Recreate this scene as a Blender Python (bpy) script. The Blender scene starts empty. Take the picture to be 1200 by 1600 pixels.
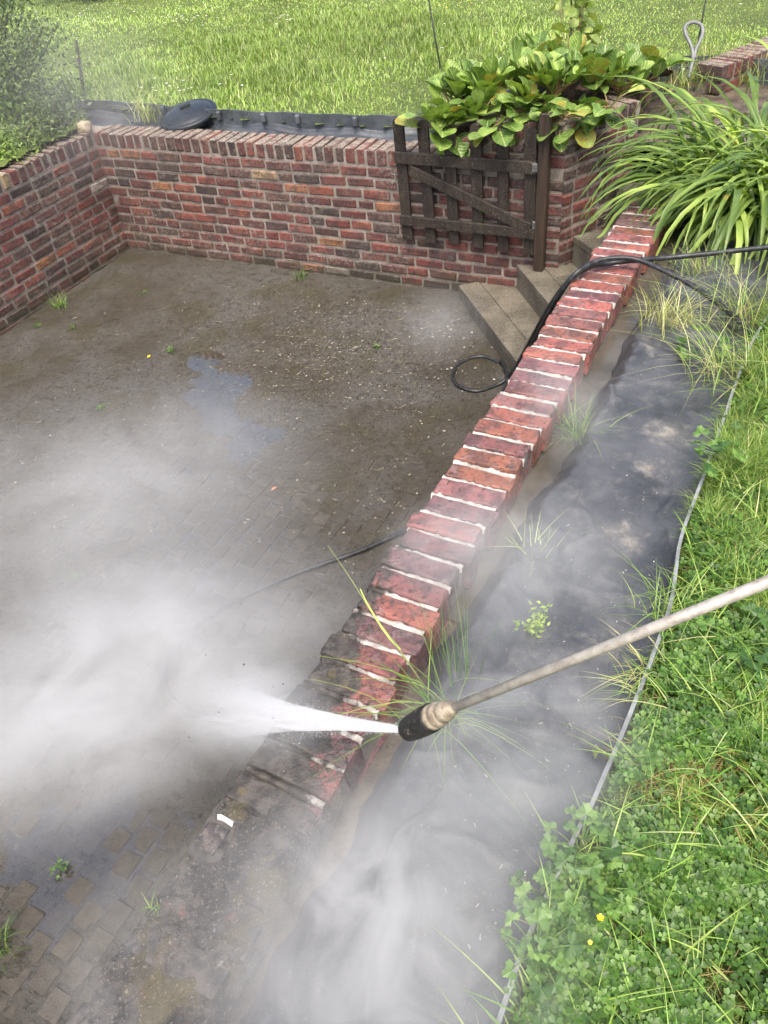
import bpy, bmesh, math, random
import numpy as np
from mathutils import Vector, Matrix, noise as mnoise

random.seed(7); rng = np.random.default_rng(7)
scene = bpy.context.scene
COL = scene.collection

# ------------------------------------------------------------------ camera
F_PX, PITCH, ROLL, CAM_H = 1191.05, math.radians(42.105), math.radians(-6.954), 1.5286
cp, sp, cr, sr = math.cos(PITCH), math.sin(PITCH), math.cos(ROLL), math.sin(ROLL)
FWD = np.array([0, cp, -sp]); _u0 = np.array([0, sp, cp]); _r0 = np.array([1., 0, 0])
RGT = cr*_r0 + sr*_u0; UPV = -sr*_r0 + cr*_u0
CAM = np.array([0, 0, CAM_H])
cam = bpy.data.cameras.new('camera'); cam_ob = bpy.data.objects.new('camera', cam); COL.objects.link(cam_ob)
cam.sensor_fit = 'VERTICAL'; cam.sensor_height = 36; cam.lens = 36*F_PX/1600
cam.clip_start = 0.05; cam.clip_end = 600
M = Matrix.Identity(4)
for i in range(3):
    M[i][0], M[i][1], M[i][2], M[i][3] = RGT[i], UPV[i], -FWD[i], CAM[i]
cam_ob.matrix_world = M
scene.camera = cam_ob

# ------------------------------------------------------------------ sky, sun, exposure
SUN_EL, SUN_AZ = math.radians(64), math.radians(184)     # azimuth from +Y towards +X: soft light from behind the camera
world = bpy.data.worlds.new('World'); scene.world = world; world.use_nodes = True
wn = world.node_tree; bg = wn.nodes['Background']
sky = wn.nodes.new('ShaderNodeTexSky'); sky.sky_type = 'NISHITA'; sky.sun_disc = False
sky.sun_elevation = SUN_EL; sky.sun_rotation = SUN_AZ
sky.air_density = 1.0; sky.dust_density = 6.0; sky.ozone_density = 0.6
wn.links.new(sky.outputs[0], bg.inputs[0]); bg.inputs[1].default_value = 0.15
sun = bpy.data.lights.new('sun', 'SUN'); sun.energy = 1.15; sun.angle = math.radians(25); sun.color = (1, .97, .92)
sun_ob = bpy.data.objects.new('sun', sun); COL.objects.link(sun_ob)
sd = Vector((math.sin(SUN_AZ)*math.cos(SUN_EL), math.cos(SUN_AZ)*math.cos(SUN_EL), math.sin(SUN_EL)))
sun_ob.rotation_euler = (-sd).to_track_quat('-Z', 'Y').to_euler(); sun_ob.location = sd*30
vs = scene.view_settings
scene.display_settings.display_device = 'sRGB'
vs.view_transform = 'Standard'; vs.look = 'None'; vs.gamma = 1; vs.use_curve_mapping = False
vs.exposure = 1.05
cy = scene.cycles
cy.use_denoising = True
cy.use_adaptive_sampling = True; cy.adaptive_threshold = 0.035
cy.max_bounces = 9; cy.diffuse_bounces = 3; cy.glossy_bounces = 3; cy.transmission_bounces = 4
cy.transparent_max_bounces = 12; cy.volume_bounces = 4
cy.caustics_reflective = False; cy.caustics_refractive = False
cy.volume_step_rate = 1.0; cy.volume_max_steps = 64

# ------------------------------------------------------------------ measuring helpers
def U(px, py, z):
    d = (px-600)/F_PX*RGT - (py-800)/F_PX*UPV + FWD
    return CAM + d*((z-CAM_H)/d[2])
def AT(px, py, dep):
    return CAM + dep*((px-600)/F_PX*RGT - (py-800)/F_PX*UPV + FWD)
def DEP(p): return float((np.asarray(p)-CAM) @ FWD)
def PX(p):
    v = np.asarray(p, float)-CAM; d = v @ FWD
    return np.stack([600+F_PX*(v @ RGT)/d, 800-F_PX*(v @ UPV)/d, d], -1)
def az(a): a = math.radians(a); return np.array([math.sin(a), math.cos(a), 0.])
# frame of the place: s runs along the low wall (away), t to its right
TH = 31.93
DS = az(TH); DT = np.array([DS[1], -DS[0], 0.])
P0 = np.array([1.33906, 3.66792, 0.])
FLOOR = -1.072
def ST(s, t, z=0.): return P0 + DS*s + DT*t + np.array([0, 0, z])
def toST(p):
    v = np.asarray(p, float)[..., :2]-P0[:2]
    return v @ DS[:2], v @ DT[:2]
def lin(h):
    h = h.lstrip('#'); o = []
    for i in (0, 2, 4):
        c = int(h[i:i+2], 16)/255
        o.append(c/12.92 if c <= .04045 else ((c+.055)/1.055)**2.4)
    return tuple(o)+(1.,)
def fbm(x, y, z=0., o=4): return mnoise.fractal(Vector((x, y, z)), 1.0, 2.0, o)
def sstep(a, b, x):
    x = np.clip((np.asarray(x, float)-a)/(b-a), 0, 1); return x*x*(3-2*x)
def inpoly(P, x, y):
    c = np.zeros(np.shape(x), bool); n = len(P)
    for i in range(n):
        x1, y1 = P[i]; x2, y2 = P[(i+1) % n]
        m = ((y1 > y) != (y2 > y)) & (x < (x2-x1)*(y-y1)/((y2-y1) if y2 != y1 else 1e-9)+x1)
        c ^= m
    return c

# ------------------------------------------------------------------ object helpers
def link(o, parent=None):
    COL.objects.link(o)
    if parent is not None: o.parent = parent
    return o
def tag(o, label=None, cat=None, group=None, kind=None):
    if label: o['label'] = label
    if cat: o['category'] = cat
    if group: o['group'] = group
    if kind: o['kind'] = kind
    return o
def thing(name, label, cat, loc=(0, 0, 0), rotz=0., group=None):
    o = bpy.data.objects.new(name, None); o.empty_display_size = .1
    o.location = tuple(loc); o.rotation_euler = (0, 0, rotz)
    return tag(link(o), label, cat, group)
def mesh(name, V, Fc, mat=None, smooth=False):
    me = bpy.data.meshes.new(name)
    V = np.asarray(V, np.float32)
    if isinstance(Fc, np.ndarray):
        n, k = Fc.shape
        me.vertices.add(len(V)); me.vertices.foreach_set('co', V.ravel())
        me.loops.add(n*k); me.loops.foreach_set('vertex_index', Fc.astype(np.int32).ravel())
        me.polygons.add(n); me.polygons.foreach_set('loop_start', np.arange(n, dtype=np.int32)*k)
        me.polygons.foreach_set('loop_total', np.full(n, k, np.int32))
        me.update(calc_edges=True)
    else:
        me.from_pydata(V.tolist(), [], Fc); me.update()
    if mat: me.materials.append(mat)
    if smooth: me.polygons.foreach_set('use_smooth', np.ones(len(me.polygons), bool))
    return me
def obj(name, me, parent=None, loc=None, rot=None, scale=None):
    o = bpy.data.objects.new(name, me); link(o, parent)
    if loc is not None: o.location = tuple(loc)
    if rot is not None: o.rotation_euler = rot
    if scale is not None: o.scale = scale
    return o
def bm_mesh(name, bm, mat=None, smooth=False):
    me = bpy.data.meshes.new(name); bm.to_mesh(me); bm.free()
    if mat: me.materials.append(mat)
    if smooth: me.polygons.foreach_set('use_smooth', np.ones(len(me.polygons), bool))
    return me
def box_bm(sx, sy, sz, bev=.0, seg=1, jit=0., seed=0, cuts=0, off=(0, 0, 0)):
    bm = bmesh.new(); bmesh.ops.create_cube(bm, size=1)
    bmesh.ops.scale(bm, vec=(sx, sy, sz), verts=bm.verts)
    if bev: bmesh.ops.bevel(bm, geom=list(bm.edges), offset=bev, segments=seg, profile=.6, affect='EDGES')
    if cuts: bmesh.ops.subdivide_edges(bm, edges=[e for e in bm.edges if e.calc_length() > max(sx, sy, sz)*.3], cuts=cuts, use_grid_fill=True)
    r = random.Random(seed)
    for v in bm.verts:
        if jit: v.co += Vector((r.uniform(-jit, jit), r.uniform(-jit, jit), r.uniform(-jit, jit)))
        v.co += Vector(off)
    return bm
def catmull(P, n=8):
    P = [np.asarray(p, float) for p in P]; P = [2*P[0]-P[1]]+P+[2*P[-1]-P[-2]]; out = []
    for i in range(1, len(P)-2):
        a, b, c, d = P[i-1:i+3]
        for k in range(n):
            t = k/n
            out.append(.5*(2*b+(c-a)*t+(2*a-5*b+4*c-d)*t*t+(3*b-3*c+d-a)*t**3))
    out.append(P[-2]); return np.array(out)
def tube(P, R, n=8, caps=True):
    P = np.asarray(P, float); R = np.broadcast_to(np.asarray(R, float), (len(P),))
    T = np.gradient(P, axis=0); T /= np.linalg.norm(T, axis=1)[:, None]+1e-12
    ref = np.array([0, 0, 1.]) if abs(T[0][2]) < .9 else np.array([1., 0, 0])
    V = []; a = np.cross(T[0], ref); a /= np.linalg.norm(a)
    for i in range(len(P)):
        a = a-T[i]*(a @ T[i]); a /= np.linalg.norm(a); b = np.cross(T[i], a)
        for k in range(n):
            th = 2*math.pi*k/n; V.append(P[i]+R[i]*(math.cos(th)*a+math.sin(th)*b))
    Fc = []
    for i in range(len(P)-1):
        for k in range(n):
            Fc.append((i*n+k, i*n+(k+1) % n, (i+1)*n+(k+1) % n, (i+1)*n+k))
    if caps: Fc.append(tuple(range(n-1, -1, -1))); Fc.append(tuple(range((len(P)-1)*n, len(P)*n)))
    return np.array(V), Fc
def lathe(prof, n=32):
    V = []; Fc = []
    for (r, z) in prof:
        for k in range(n):
            a = 2*math.pi*k/n; V.append((r*math.cos(a), r*math.sin(a), z))
    for i in range(len(prof)-1):
        for k in range(n): Fc.append((i*n+k, i*n+(k+1) % n, (i+1)*n+(k+1) % n, (i+1)*n+k))
    return V, Fc
def set_col(me, C):
    at = me.color_attributes.new('col', 'FLOAT_COLOR', 'POINT')
    C = np.asarray(C, np.float32)
    if C.shape[1] == 3: C = np.hstack([C, np.ones((len(C), 1), np.float32)])
    at.data.foreach_set('color', C.ravel())

# ------------------------------------------------------------------ materials
class NT:
    def __init__(s, name):
        s.m = bpy.data.materials.new(name); s.m.use_nodes = True; s.t = s.m.node_tree; s.n = s.t.nodes; s.l = s.t.links
        s.p = s.n['Principled BSDF']; s.out = s.n['Material Output']
    def new(s, ty, **k):
        nd = s.n.new(ty)
        for a, b in k.items(): setattr(nd, a, b)
        return nd
    def pos(s): 
        if not hasattr(s, '_g'): s._g = s.new('ShaderNodeNewGeometry')
        return s._g.outputs['Position']
    def noise(s, scale, detail=4, rough=.55, vec=None, dist=0., off=None):
        nd = s.new('ShaderNodeTexNoise'); nd.inputs['Scale'].default_value = scale; nd.inputs['Detail'].default_value = detail
        nd.inputs['Roughness'].default_value = rough; nd.inputs['Distortion'].default_value = dist
        v = vec if vec is not None else s.pos()
        if off is not None: v = s.vadd(v, off)
        s.l.new(v, nd.inputs['Vector']); return nd.outputs['Fac']
    def vadd(s, v, off):
        nd = s.new('ShaderNodeVectorMath', operation='ADD'); s.l.new(v, nd.inputs[0]); nd.inputs[1].default_value = off; return nd.outputs[0]
    def vmul(s, v, k):
        nd = s.new('ShaderNodeVectorMath', operation='MULTIPLY'); s.l.new(v, nd.inputs[0]); nd.inputs[1].default_value = k; return nd.outputs[0]
    def dot(s, v, k):
        nd = s.new('ShaderNodeVectorMath', operation='DOT_PRODUCT'); s.l.new(v, nd.inputs[0]); nd.inputs[1].default_value = k; return nd.outputs['Value']
    def dist(s, p):
        nd = s.new('ShaderNodeVectorMath', operation='DISTANCE'); s.l.new(s.pos(), nd.inputs[0]); nd.inputs[1].default_value = tuple(p); return nd.outputs['Value']
    def math(s, op, a, b=None, c=None, clamp=False):
        nd = s.new('ShaderNodeMath', operation=op, use_clamp=clamp)
        for i, x in enumerate((a, b, c)):
            if x is None: continue
            if isinstance(x, (int, float)): nd.inputs[i].default_value = x
            else: s.l.new(x, nd.inputs[i])
        return nd.outputs[0]
    def rng(s, v, a, b, c=0., d=1., smooth=True):
        nd = s.new('ShaderNodeMapRange', interpolation_type='SMOOTHSTEP' if smooth else 'LINEAR')
        s.l.new(v, nd.inputs['Value'])
        for k, x in (('From Min', a), ('From Max', b), ('To Min', c), ('To Max', d)): nd.inputs[k].default_value = x
        return nd.outputs['Result']
    def mix(s, f, a, b, mode='MIX'):
        nd = s.new('ShaderNodeMix', data_type='RGBA', blend_type=mode)
        for sock, x in ((nd.inputs[0], f), (nd.inputs[6], a), (nd.inputs[7], b)):
            if isinstance(x, (int, float)): sock.default_value = x
            elif isinstance(x, (tuple, list)): sock.default_value = x
            else: s.l.new(x, sock)
        return nd.outputs[2]
    def base(s, c):
        if isinstance(c, (tuple, list)): s.p.inputs['Base Color'].default_value = c
        else: s.l.new(c, s.p.inputs['Base Color'])
    def rough(s, r):
        if isinstance(r, (int, float)): s.p.inputs['Roughness'].default_value = r
        else: s.l.new(r, s.p.inputs['Roughness'])
    def bump(s, h, strength=.5, dist=.01):
        nd = s.new('ShaderNodeBump'); nd.inputs['Strength'].default_value = strength; nd.inputs['Distance'].default_value = dist
        s.l.new(h, nd.inputs['Height']); s.l.new(nd.outputs[0], s.p.inputs['Normal'])
    def attr(s, n): 
        nd = s.new('ShaderNodeAttribute', attribute_name=n); return nd.outputs['Color']

def grime_mask(k):
    """dirt still lying on the low wall's cap, nearest the camera and along its left edge"""
    g = k.pos(); rel = k.vadd(g, tuple(-P0))
    s_ = k.dot(rel, tuple(DS)); t_ = k.dot(rel, tuple(DT))
    n1 = k.noise(9, 5, .65); n2 = k.noise(38, 4, .6)
    v = k.math('MULTIPLY_ADD', s_, -1.0, -2.83)                 # grows towards the camera (brick 34 = 2.83 m)
    v = k.math('ADD', k.math('MULTIPLY_ADD', t_, -3.8, v), .13)                     # left edge is dirtier
    v = k.math('ADD', v, 0.30)
    v = k.math('MULTIPLY_ADD', n1, 1.0, v); v = k.math('MULTIPLY_ADD', n2, .9, v); v = k.math('ADD', v, -.15)
    return k.rng(v, .78, 1.02)

def brick_mat(name, wet=0., cap=False, white=.35, lichen=0.):
    k = NT(name); oi = k.new('ShaderNodeObjectInfo'); c = oi.outputs['Color']
    n1 = k.noise(14, 5, .6); n2 = k.noise(70, 4, .65, off=(3, 1, 7)); n3 = k.noise(33, 6, .7, off=(9, 4, 2)); n4 = k.noise(220, 3, .6)
    n0 = k.noise(24, 6, .7, off=(6, 2, 5), dist=.8)
    c = k.mix(k.rng(n1, .44, .60, 0, .85), c, k.mix(.72, c, (.050, .038, .040, 1)))
    c = k.mix(k.rng(n1, .28, .44, .5, 0), c, k.mix(.45, c, (.36, .13, .07, 1)))
    c = k.mix(k.rng(n0, .52, .66, 0, .6), c, (.26, .18, .17, 1) if cap else (.16, .115, .09, 1))
    c = k.mix(k.rng(n0, .30, .40, .55, 0), c, (.045, .036, .038, 1))
    c = k.mix(k.rng(n2, .54, .66, 0, .85), c, (.028, .024, .025, 1))
    c = k.mix(k.rng(n3, .60, .74, 0, white), c, (.42, .37, .32, 1))
    c = k.mix(k.rng(n4, .3, .7, 0, .25), c, k.mix(.5, c, (.02, .018, .018, 1)))
    if not cap:
        w1 = k.noise(1.7, 5, .6, off=(4, 1, 6)); w2 = k.noise(48, 5, .75, off=(2, 5, 9)); w3 = k.noise(300, 3, .7)
        c = k.mix(k.math('MULTIPLY', k.rng(w1, .42, .62), k.rng(w2, .46, .62, 0, .55)), c, lin('9c9083'))
        c = k.mix(k.rng(w2, .60, .70, 0, .6), c, lin('8d8276'))
        zz_ = k.new('ShaderNodeSeparateXYZ'); k.l.new(k.pos(), zz_.inputs[0]); hb = k.math('MULTIPLY_ADD', k.noise(6, 4, .6, off=(7, 7, 7)), .35, zz_.outputs['Z'])
        c = k.mix(k.rng(hb, FLOOR+.20, FLOOR+.34, .6, 0), c, lin('3b3a2a'))
    if lichen:
        sz = k.new('ShaderNodeSeparateXYZ'); k.l.new(k._g.outputs['Normal'], sz.inputs[0]); up = k.rng(sz.outputs['Z'], .5, .9)
        l1 = k.noise(20, 6, .7, off=(8, 8, 1)); l2 = k.noise(85, 5, .7, off=(1, 8, 8))
        lc = k.mix(k.rng(l2, .38, .62), lin('6d6257'), lin('b0a694')); c = k.mix(k.math('MULTIPLY', k.math('MULTIPLY', up, k.rng(l1, .34, .56)), lichen), c, lc)
    rg = k.rng(n2, .3, .7, .62-.30*wet, .85-.34*wet)
    h = k.math('MULTIPLY_ADD', n2, .6, k.math('MULTIPLY', n4, .5))
    h = k.math('MULTIPLY_ADD', n3, .6, h)
    if cap:
        gm = grime_mask(k)
        n5 = k.noise(26, 6, .7, off=(1, 1, 1)); n6 = k.noise(120, 4, .7, off=(5, 1, 1)); n7 = k.noise(11, 4, .6, off=(2, 6, 1))
        d = k.mix(k.rng(n5, .35, .65), lin('2d2a27'), lin('58524c'))
        d = k.mix(k.rng(n6, .58, .74, 0, .85), d, lin('241f1c'))
        d = k.mix(k.rng(n7, .58, .70, 0, .55), d, lin('6d6038'))
        c = k.mix(gm, c, d); h = k.math('MULTIPLY_ADD', gm, k.math('MULTIPLY_ADD', n6, 1.2, .6), h)
    k.base(c); k.rough(rg); k.bump(h, .75, .006)
    return k.m
def mortar_mat(name, a, b, cap=False, wet=.2):
    k = NT(name); n1 = k.noise(18, 5, .6); n2 = k.noise(160, 4, .7); n3 = k.noise(5, 3, .5, off=(4, 4, 4))
    c = k.mix(k.rng(n1, .3, .7), lin(a), lin(b)); c = k.mix(k.rng(n2, .55, .75, 0, .5), c, lin('4a4440'))
    c = k.mix(k.rng(n3, .5, .75, 0, .45), c, lin('4f4a44'))
    if not cap:
        zz_ = k.new('ShaderNodeSeparateXYZ'); k.l.new(k.pos(), zz_.inputs[0]); hb = k.math('MULTIPLY_ADD', k.noise(6, 4, .6, off=(7, 7, 7)), .35, zz_.outputs['Z'])
        c = k.mix(k.rng(hb, FLOOR+.20, FLOOR+.34, .6, 0), c, lin('45442f'))
    h = n2
    if cap:
        gm = grime_mask(k); d = k.mix(k.rng(n1, .35, .65), lin('2d2a27'), lin('58524c')); c = k.mix(gm, c, d)
    k.base(c); k.rough(.85-.3*wet); k.bump(k.math('MULTIPLY_ADD', n1, .6, h), .8, .006)
    return k.m
M_BRICK = brick_mat('brick_wall_bricks', .15, white=.28)
M_BRTOP = brick_mat('brick_lichen_top', .1, white=.3, lichen=.9)
M_CAPB = brick_mat('brick_washed_wet', 1., cap=True, white=.30)
M_MORT = mortar_mat('mortar_grey', '7d756b', 'a69c90')
M_MORTC = mortar_mat('mortar_core', '6f6862', '8f877e', cap=True)
M_MORTW = mortar_mat('mortar_white_washed', '958e86', 'd3cec6', cap=True)

def plain(name, c, rough=.6, var=.25, scale=30, bump=.3, bscale=120, metal=0., c2=None, bd=.003):
    k = NT(name); n1 = k.noise(scale, 5, .6); n2 = k.noise(bscale, 4, .65)
    a = lin(c); b = lin(c2) if c2 else tuple(x*(1-var) for x in a[:3])+(1,)
    k.base(k.mix(k.rng(n1, .35, .65), a, b)); k.rough(k.rng(n2, .3, .7, max(.05, rough-.12), min(1, rough+.12)))
    k.p.inputs['Metallic'].default_value = metal; k.bump(n2, bump, bd); return k.m
def leaf_mat(name, c=None, attr=False, rough=.4, trans=.3, var=True, c2=None, scale=20):
    k = NT(name)
    if attr: col = k.attr('col')
    else:
        n1 = k.noise(scale, 4, .6); col = k.mix(k.rng(n1, .35, .65), lin(c), lin(c2 or c))
        oi = k.new('ShaderNodeObjectInfo')
        hs = k.new('ShaderNodeHueSaturation'); k.l.new(col, hs.inputs['Color'])
        k.l.new(k.rng(oi.outputs['Random'], 0, 1, .55, 1.45, False), hs.inputs['Value'])
        k.l.new(k.rng(oi.outputs['Random'], 0, 1, .515, .485, False), hs.inputs['Hue']); col = hs.outputs[0]
    if var == 'rib':
        tc = k.new('ShaderNodeTexCoord'); sx_ = k.new('ShaderNodeSeparateXYZ'); k.l.new(tc.outputs['Object'], sx_.inputs[0]); ay = k.math('ABSOLUTE', sx_.outputs['Y'])
        vn = k.math('SINE', k.math('MULTIPLY', k.math('SUBTRACT', sx_.outputs['X'], k.math('MULTIPLY', ay, .9)), 42.)); rib = k.math('MAXIMUM', k.rng(ay, .008, .03, .75, 0), k.rng(vn, .80, 1., 0, .35))
        col = k.mix(rib, col, lin('b3bf7c'))
        old = k.rng(oi.outputs['Random'], .86, .97); col = k.mix(k.math('MULTIPLY', old, k.rng(k.noise(30, 5, .7), .42, .6)), col, lin('a8893f'))
        col = k.mix(k.rng(k.noise(55, 4, .7), .62, .70, 0, .8), col, lin('5f4a2c')); k.bump(vn, .25, .01)
    if var == 'strap':
        col = k.mix(k.rng(k.noise(9, 5, .7), .64, .72, 0, .85), col, lin('b09a52')); col = k.mix(k.rng(k.noise(120, 4, .7), .62, .72, 0, .6), col, lin('5f5a30'))
    k.base(col); k.rough(rough); k.p.inputs['Specular IOR Level'].default_value = .5
    tr = k.new('ShaderNodeBsdfTranslucent'); tc = k.mix(1., col, (1.25, 1.3, .55, 1), 'MULTIPLY'); k.l.new(tc, tr.inputs['Color'])
    mx = k.new('ShaderNodeMixShader'); mx.inputs[0].default_value = trans
    k.l.new(k.p.outputs[0], mx.inputs[1]); k.l.new(tr.outputs[0], mx.inputs[2]); k.l.new(mx.outputs[0], k.out.inputs['Surface'])
    return k.m
M_BLADE = leaf_mat('grass_blades', attr=True, rough=.45, trans=.3)
M_BERG = leaf_mat('bergenia_leaf', '5f8034', rough=.36, trans=.18, c2='8ba650', scale=16, var='rib')
M_LILY = leaf_mat('daylily_leaf', '93ab55', rough=.36, trans=.28, c2='7b9647', scale=6, var='strap')
M_VINE = leaf_mat('vine_leaf', 'a3ad63', rough=.45, trans=.3, c2='7f9a48', scale=20)

# =====================================================================================================
#                                            THE SETTING
# =====================================================================================================
# ---- path of the edging strip beside the near lawn (its top edge lies about 3 cm below the wall cap)
_ep = [(1290, 395), (1235, 450), (1180, 530), (1150, 600), (1128, 665), (1098, 750), (1062, 850), (1046, 950), (1000, 1080), (930, 1248), (874, 1362), (780, 1598)]
EDGE = [U(x, y, -.03) for x, y in _ep]
EDGE = [EDGE[0]+np.array([1.6, 1.3, 0])]+EDGE+[EDGE[-1]+np.array([-.25, -.5, 0]), EDGE[-1]+np.array([-.6, -1.6, 0])]
EDGE_S = catmull(EDGE, 8)
_fp = [(120, 158), (147, 156), (240, 163), (340, 171), (480, 177), (590, 180), (660, 176), (760, 150), (860, 122), (960, 101), (1040, 90), (1115, 87), (1190, 92), (1290, 105)]
FAR = [U(x, y, .0) for x, y in _fp]; FAR_S = catmull(FAR, 8)

def ground_z(x, y):
    s, t = toST(np.stack([x, y], -1))
    return -.06 + .012*np.sin(x*1.7+y*.6)*np.clip((np.hypot(x, y)-1.5)/4, 0, 1) + .03*np.clip((y-8)/10, 0, 2)
PIT_ST = [(-6, -4.18), (-6, .1), (.22, .1), (.22, .42), (1.45, .35), (1.42, -.2), (.98, -.62), (.93, -4.45)]
PIT = [tuple(ST(a, b)[:2]) for a, b in PIT_ST]
BED = [tuple(ST(-6, .02)[:2]), tuple(ST(1.2, .02)[:2]), tuple(ST(2.4, .6)[:2]), tuple(ST(2.2, 2.3)[:2])] + [tuple(p[:2]) for p in EDGE_S]
FBED = [tuple(ST(.9, -4.45)[:2])] + [tuple(p[:2]) for p in FAR_S] + [tuple(ST(2.2, 2.2)[:2]), tuple(ST(.9, .3)[:2])]
def grid(x0, x1, y0, y1, step):
    xs = np.arange(x0, x1+step/2, step); ys = np.arange(y0, y1+step/2, step)
    X, Y = np.meshgrid(xs, ys); nx = len(xs)
    i = np.arange(len(ys)-1)[:, None]*nx + np.arange(nx-1)[None]; i = i.ravel()
    return X.ravel(), Y.ravel(), np.stack([i, i+1, i+nx+1, i+nx], 1)
def compact(V, Fc):
    u, inv = np.unique(Fc, return_inverse=True); return V[u], inv.reshape(Fc.shape)

k = NT('turf_ground'); n1 = k.noise(2.2, 5, .6); n2 = k.noise(60, 4, .7)
k.base(k.mix(k.rng(n2, .35, .65), k.mix(k.rng(n1, .4, .6), lin('5c7030'), lin('75893e')), lin('3f4222'))); k.rough(.9); k.bump(n2, .6, .02); M_TURF = k.m
k = NT('wet_soil'); n1 = k.noise(7, 5, .6); n2 = k.noise(90, 5, .7); n3 = k.noise(3, 3)
k.base(k.mix(k.rng(n2, .5, .72, 0, .6), k.mix(k.rng(n1, .35, .65), lin('4a4238'), lin('75695a')), lin('2a241e'))); k.rough(k.rng(n3, .35, .6, .25, .75)); k.bump(n2, .7, .01); M_SOIL = k.m

X, Y, Q = grid(-7.2, 7.2, -3.6, 10.8, .08)
cx = X[Q].mean(1); cyy = Y[Q].mean(1)
pit = inpoly(PIT, cx, cyy); bed = inpoly(BED, cx, cyy) | inpoly(FBED, cx, cyy)
Z = ground_z(X, Y)
V, Fq = compact(np.stack([X, Y, Z], 1), Q[~pit & ~bed])
# far ring out to the horizon
ring = []; rf = []
b = [(-7.2, -3.6), (7.2, -3.6), (7.2, 10.8), (-7.2, 10.8)]; o_ = [(-300, -300), (300, -300), (300, 300), (-300, 300)]
n0 = len(V)
def ringpts(cs, n=30):
    out = []
    for i in range(4):
        a, c = np.array(cs[i]), np.array(cs[(i+1) % 4])
        out += [a+(c-a)*j/n for j in range(n)]
    return np.array(out)
R0, R1, R2 = ringpts(b), ringpts([(-25, -20), (25, -20), (25, 30), (-25, 30)]), ringpts(o_)
RV = np.vstack([R0, R1, R2]); RZ = np.where(np.arange(len(RV)) < 240, ground_z(RV[:, 0], RV[:, 1]), .5); m = len(R0)
for a in range(2):
    for i in range(m): rf.append((n0+a*m+i, n0+a*m+(i+1) % m, n0+(a+1)*m+(i+1) % m, n0+(a+1)*m+i))
V = np.vstack([V, np.hstack([RV, RZ[:, None]])]); Fq = np.vstack([Fq, np.array(rf)])
tag(obj('lawn', mesh('lawn', V, Fq, M_TURF, True)), kind='structure')

soil = bed & ~pit
Zs = np.full(len(X), -.19)
S_, T_ = toST(np.stack([X, Y], -1))
Zs = np.where(S_ > .9, -.16, -.125+.02*np.sin(X*9)*np.sin(Y*7))
lilyc = U(1150, 335, -.1)
Zs = np.maximum(Zs, -.10-.12*np.clip(np.hypot(X-lilyc[0], Y-lilyc[1])/.55, 0, 1)**2+.0)
V, Fq = compact(np.stack([X, Y, Zs], 1), Q[soil])
tag(obj('soil_bed', mesh('soil_bed', V, Fq, M_SOIL, True)), kind='structure')

# ---- sunken patio: setts, silt, puddles
pud = [(U(340, 605, FLOOR), .28, .017), (U(318, 555, FLOOR), .20, .016), (U(60, 1330, FLOOR), .30, .004), (U(420, 690, FLOOR), .25, .006), (U(180, 1290, FLOOR), .22, .004), (U(690, 520, FLOOR), .2, .006), (U(360, 660, FLOOR), .2, .007)]
k = NT('sett_stone'); oi = k.new('ShaderNodeObjectInfo'); n1 = k.noise(25, 5, .6); n2 = k.noise(140, 5, .7); n3 = k.noise(2.6, 3, .5)
c = k.mix(k.rng(n1, .35, .65), lin('484238'), lin('575147')); c = k.mix(k.rng(oi.outputs['Random'], 0, 1, 0, .55, False), c, lin('3d382f'))
c = k.mix(k.rng(n2, .52, .70, 0, .7), c, lin('2c2825')); c = k.mix(k.rng(n1, .62, .75, 0, .5), c, lin('5a5136'))
k.base(c); k.rough(k.rng(n3, .35, .65, .25, .6)); k.bump(k.math('ADD', n1, n2), .8, .006); M_SETT = k.m
patio_base = mesh('patio', [ST(-5.5, -4.6, FLOOR-.03), ST(-5.5, .05, FLOOR-.03), ST(1.0, .05, FLOOR-.03), ST(1.0, -4.6, FLOOR-.03)], [(0, 1, 2, 3)], M_SOIL)
patio = tag(obj('patio', patio_base), kind='structure')
pm = [bm_mesh('paver', box_bm(.092, .085, .06, .007, 1, .0022, i, off=(0, 0, -.03)), M_SETT) for i in range(5)]
cells = []
for i in range(-46, 10):
    for j in range(0, 49):
        s_ = i*.0965+(.048 if j % 2 else 0); t_ = -.10-j*.0895
        if s_ > .80 or s_ < -4.2: continue
        cells.append((s_+random.uniform(-.004, .004), t_+random.uniform(-.003, .003)))
cells = np.array(cells); pts = np.array([ST(a, b_, FLOOR) for a, b_ in cells]); pp = PX(pts)
# left of the low wall's cap edge and in frame
vis = (pp[:, 2] > .3) & (pp[:, 0] > -15) & (pp[:, 1] < 1620) & (pp[:, 0] < 972-.676*(pp[:, 1]-330)-8) & (pp[:, 1] > 380)
near_a = np.hypot(pp[:, 0]-300, (pp[:, 1]-880)*1.0) < 230
score = np.where(vis, np.where(near_a, 0.0, 10)+np.where((pp[:, 1] > 1230), -5, 0)+pp[:, 2], 1e6)
ordr = np.argsort(score); chosen = set(ordr[:300].tolist())
ang = math.pi/2-math.radians(TH)
rest = bmesh.new()
for i in range(len(cells)):
    z = FLOOR+random.uniform(-.0035, .003)-sum(dz*math.exp(-((pts[i][0]-p[0])**2+(pts[i][1]-p[1])**2)/(r*r)) for p, r, dz in pud); tilt = (random.uniform(-.02, .02), random.uniform(-.02, .02), ang+random.uniform(-.03, .03))
    if i in chosen:
        obj('paver', pm[i % 5], patio, (pts[i][0], pts[i][1], z), tilt)
    elif pp[i, 2] > .2:
        tmp = pm[i % 5]; n0 = len(rest.verts); rest.from_mesh(tmp); rest.verts.ensure_lookup_table()
        mt = Matrix.Translation((pts[i][0], pts[i][1], z)) @ Matrix.Rotation(tilt[2], 4, 'Z')
        bmesh.ops.transform(rest, matrix=mt, verts=rest.verts[n0:])
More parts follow.
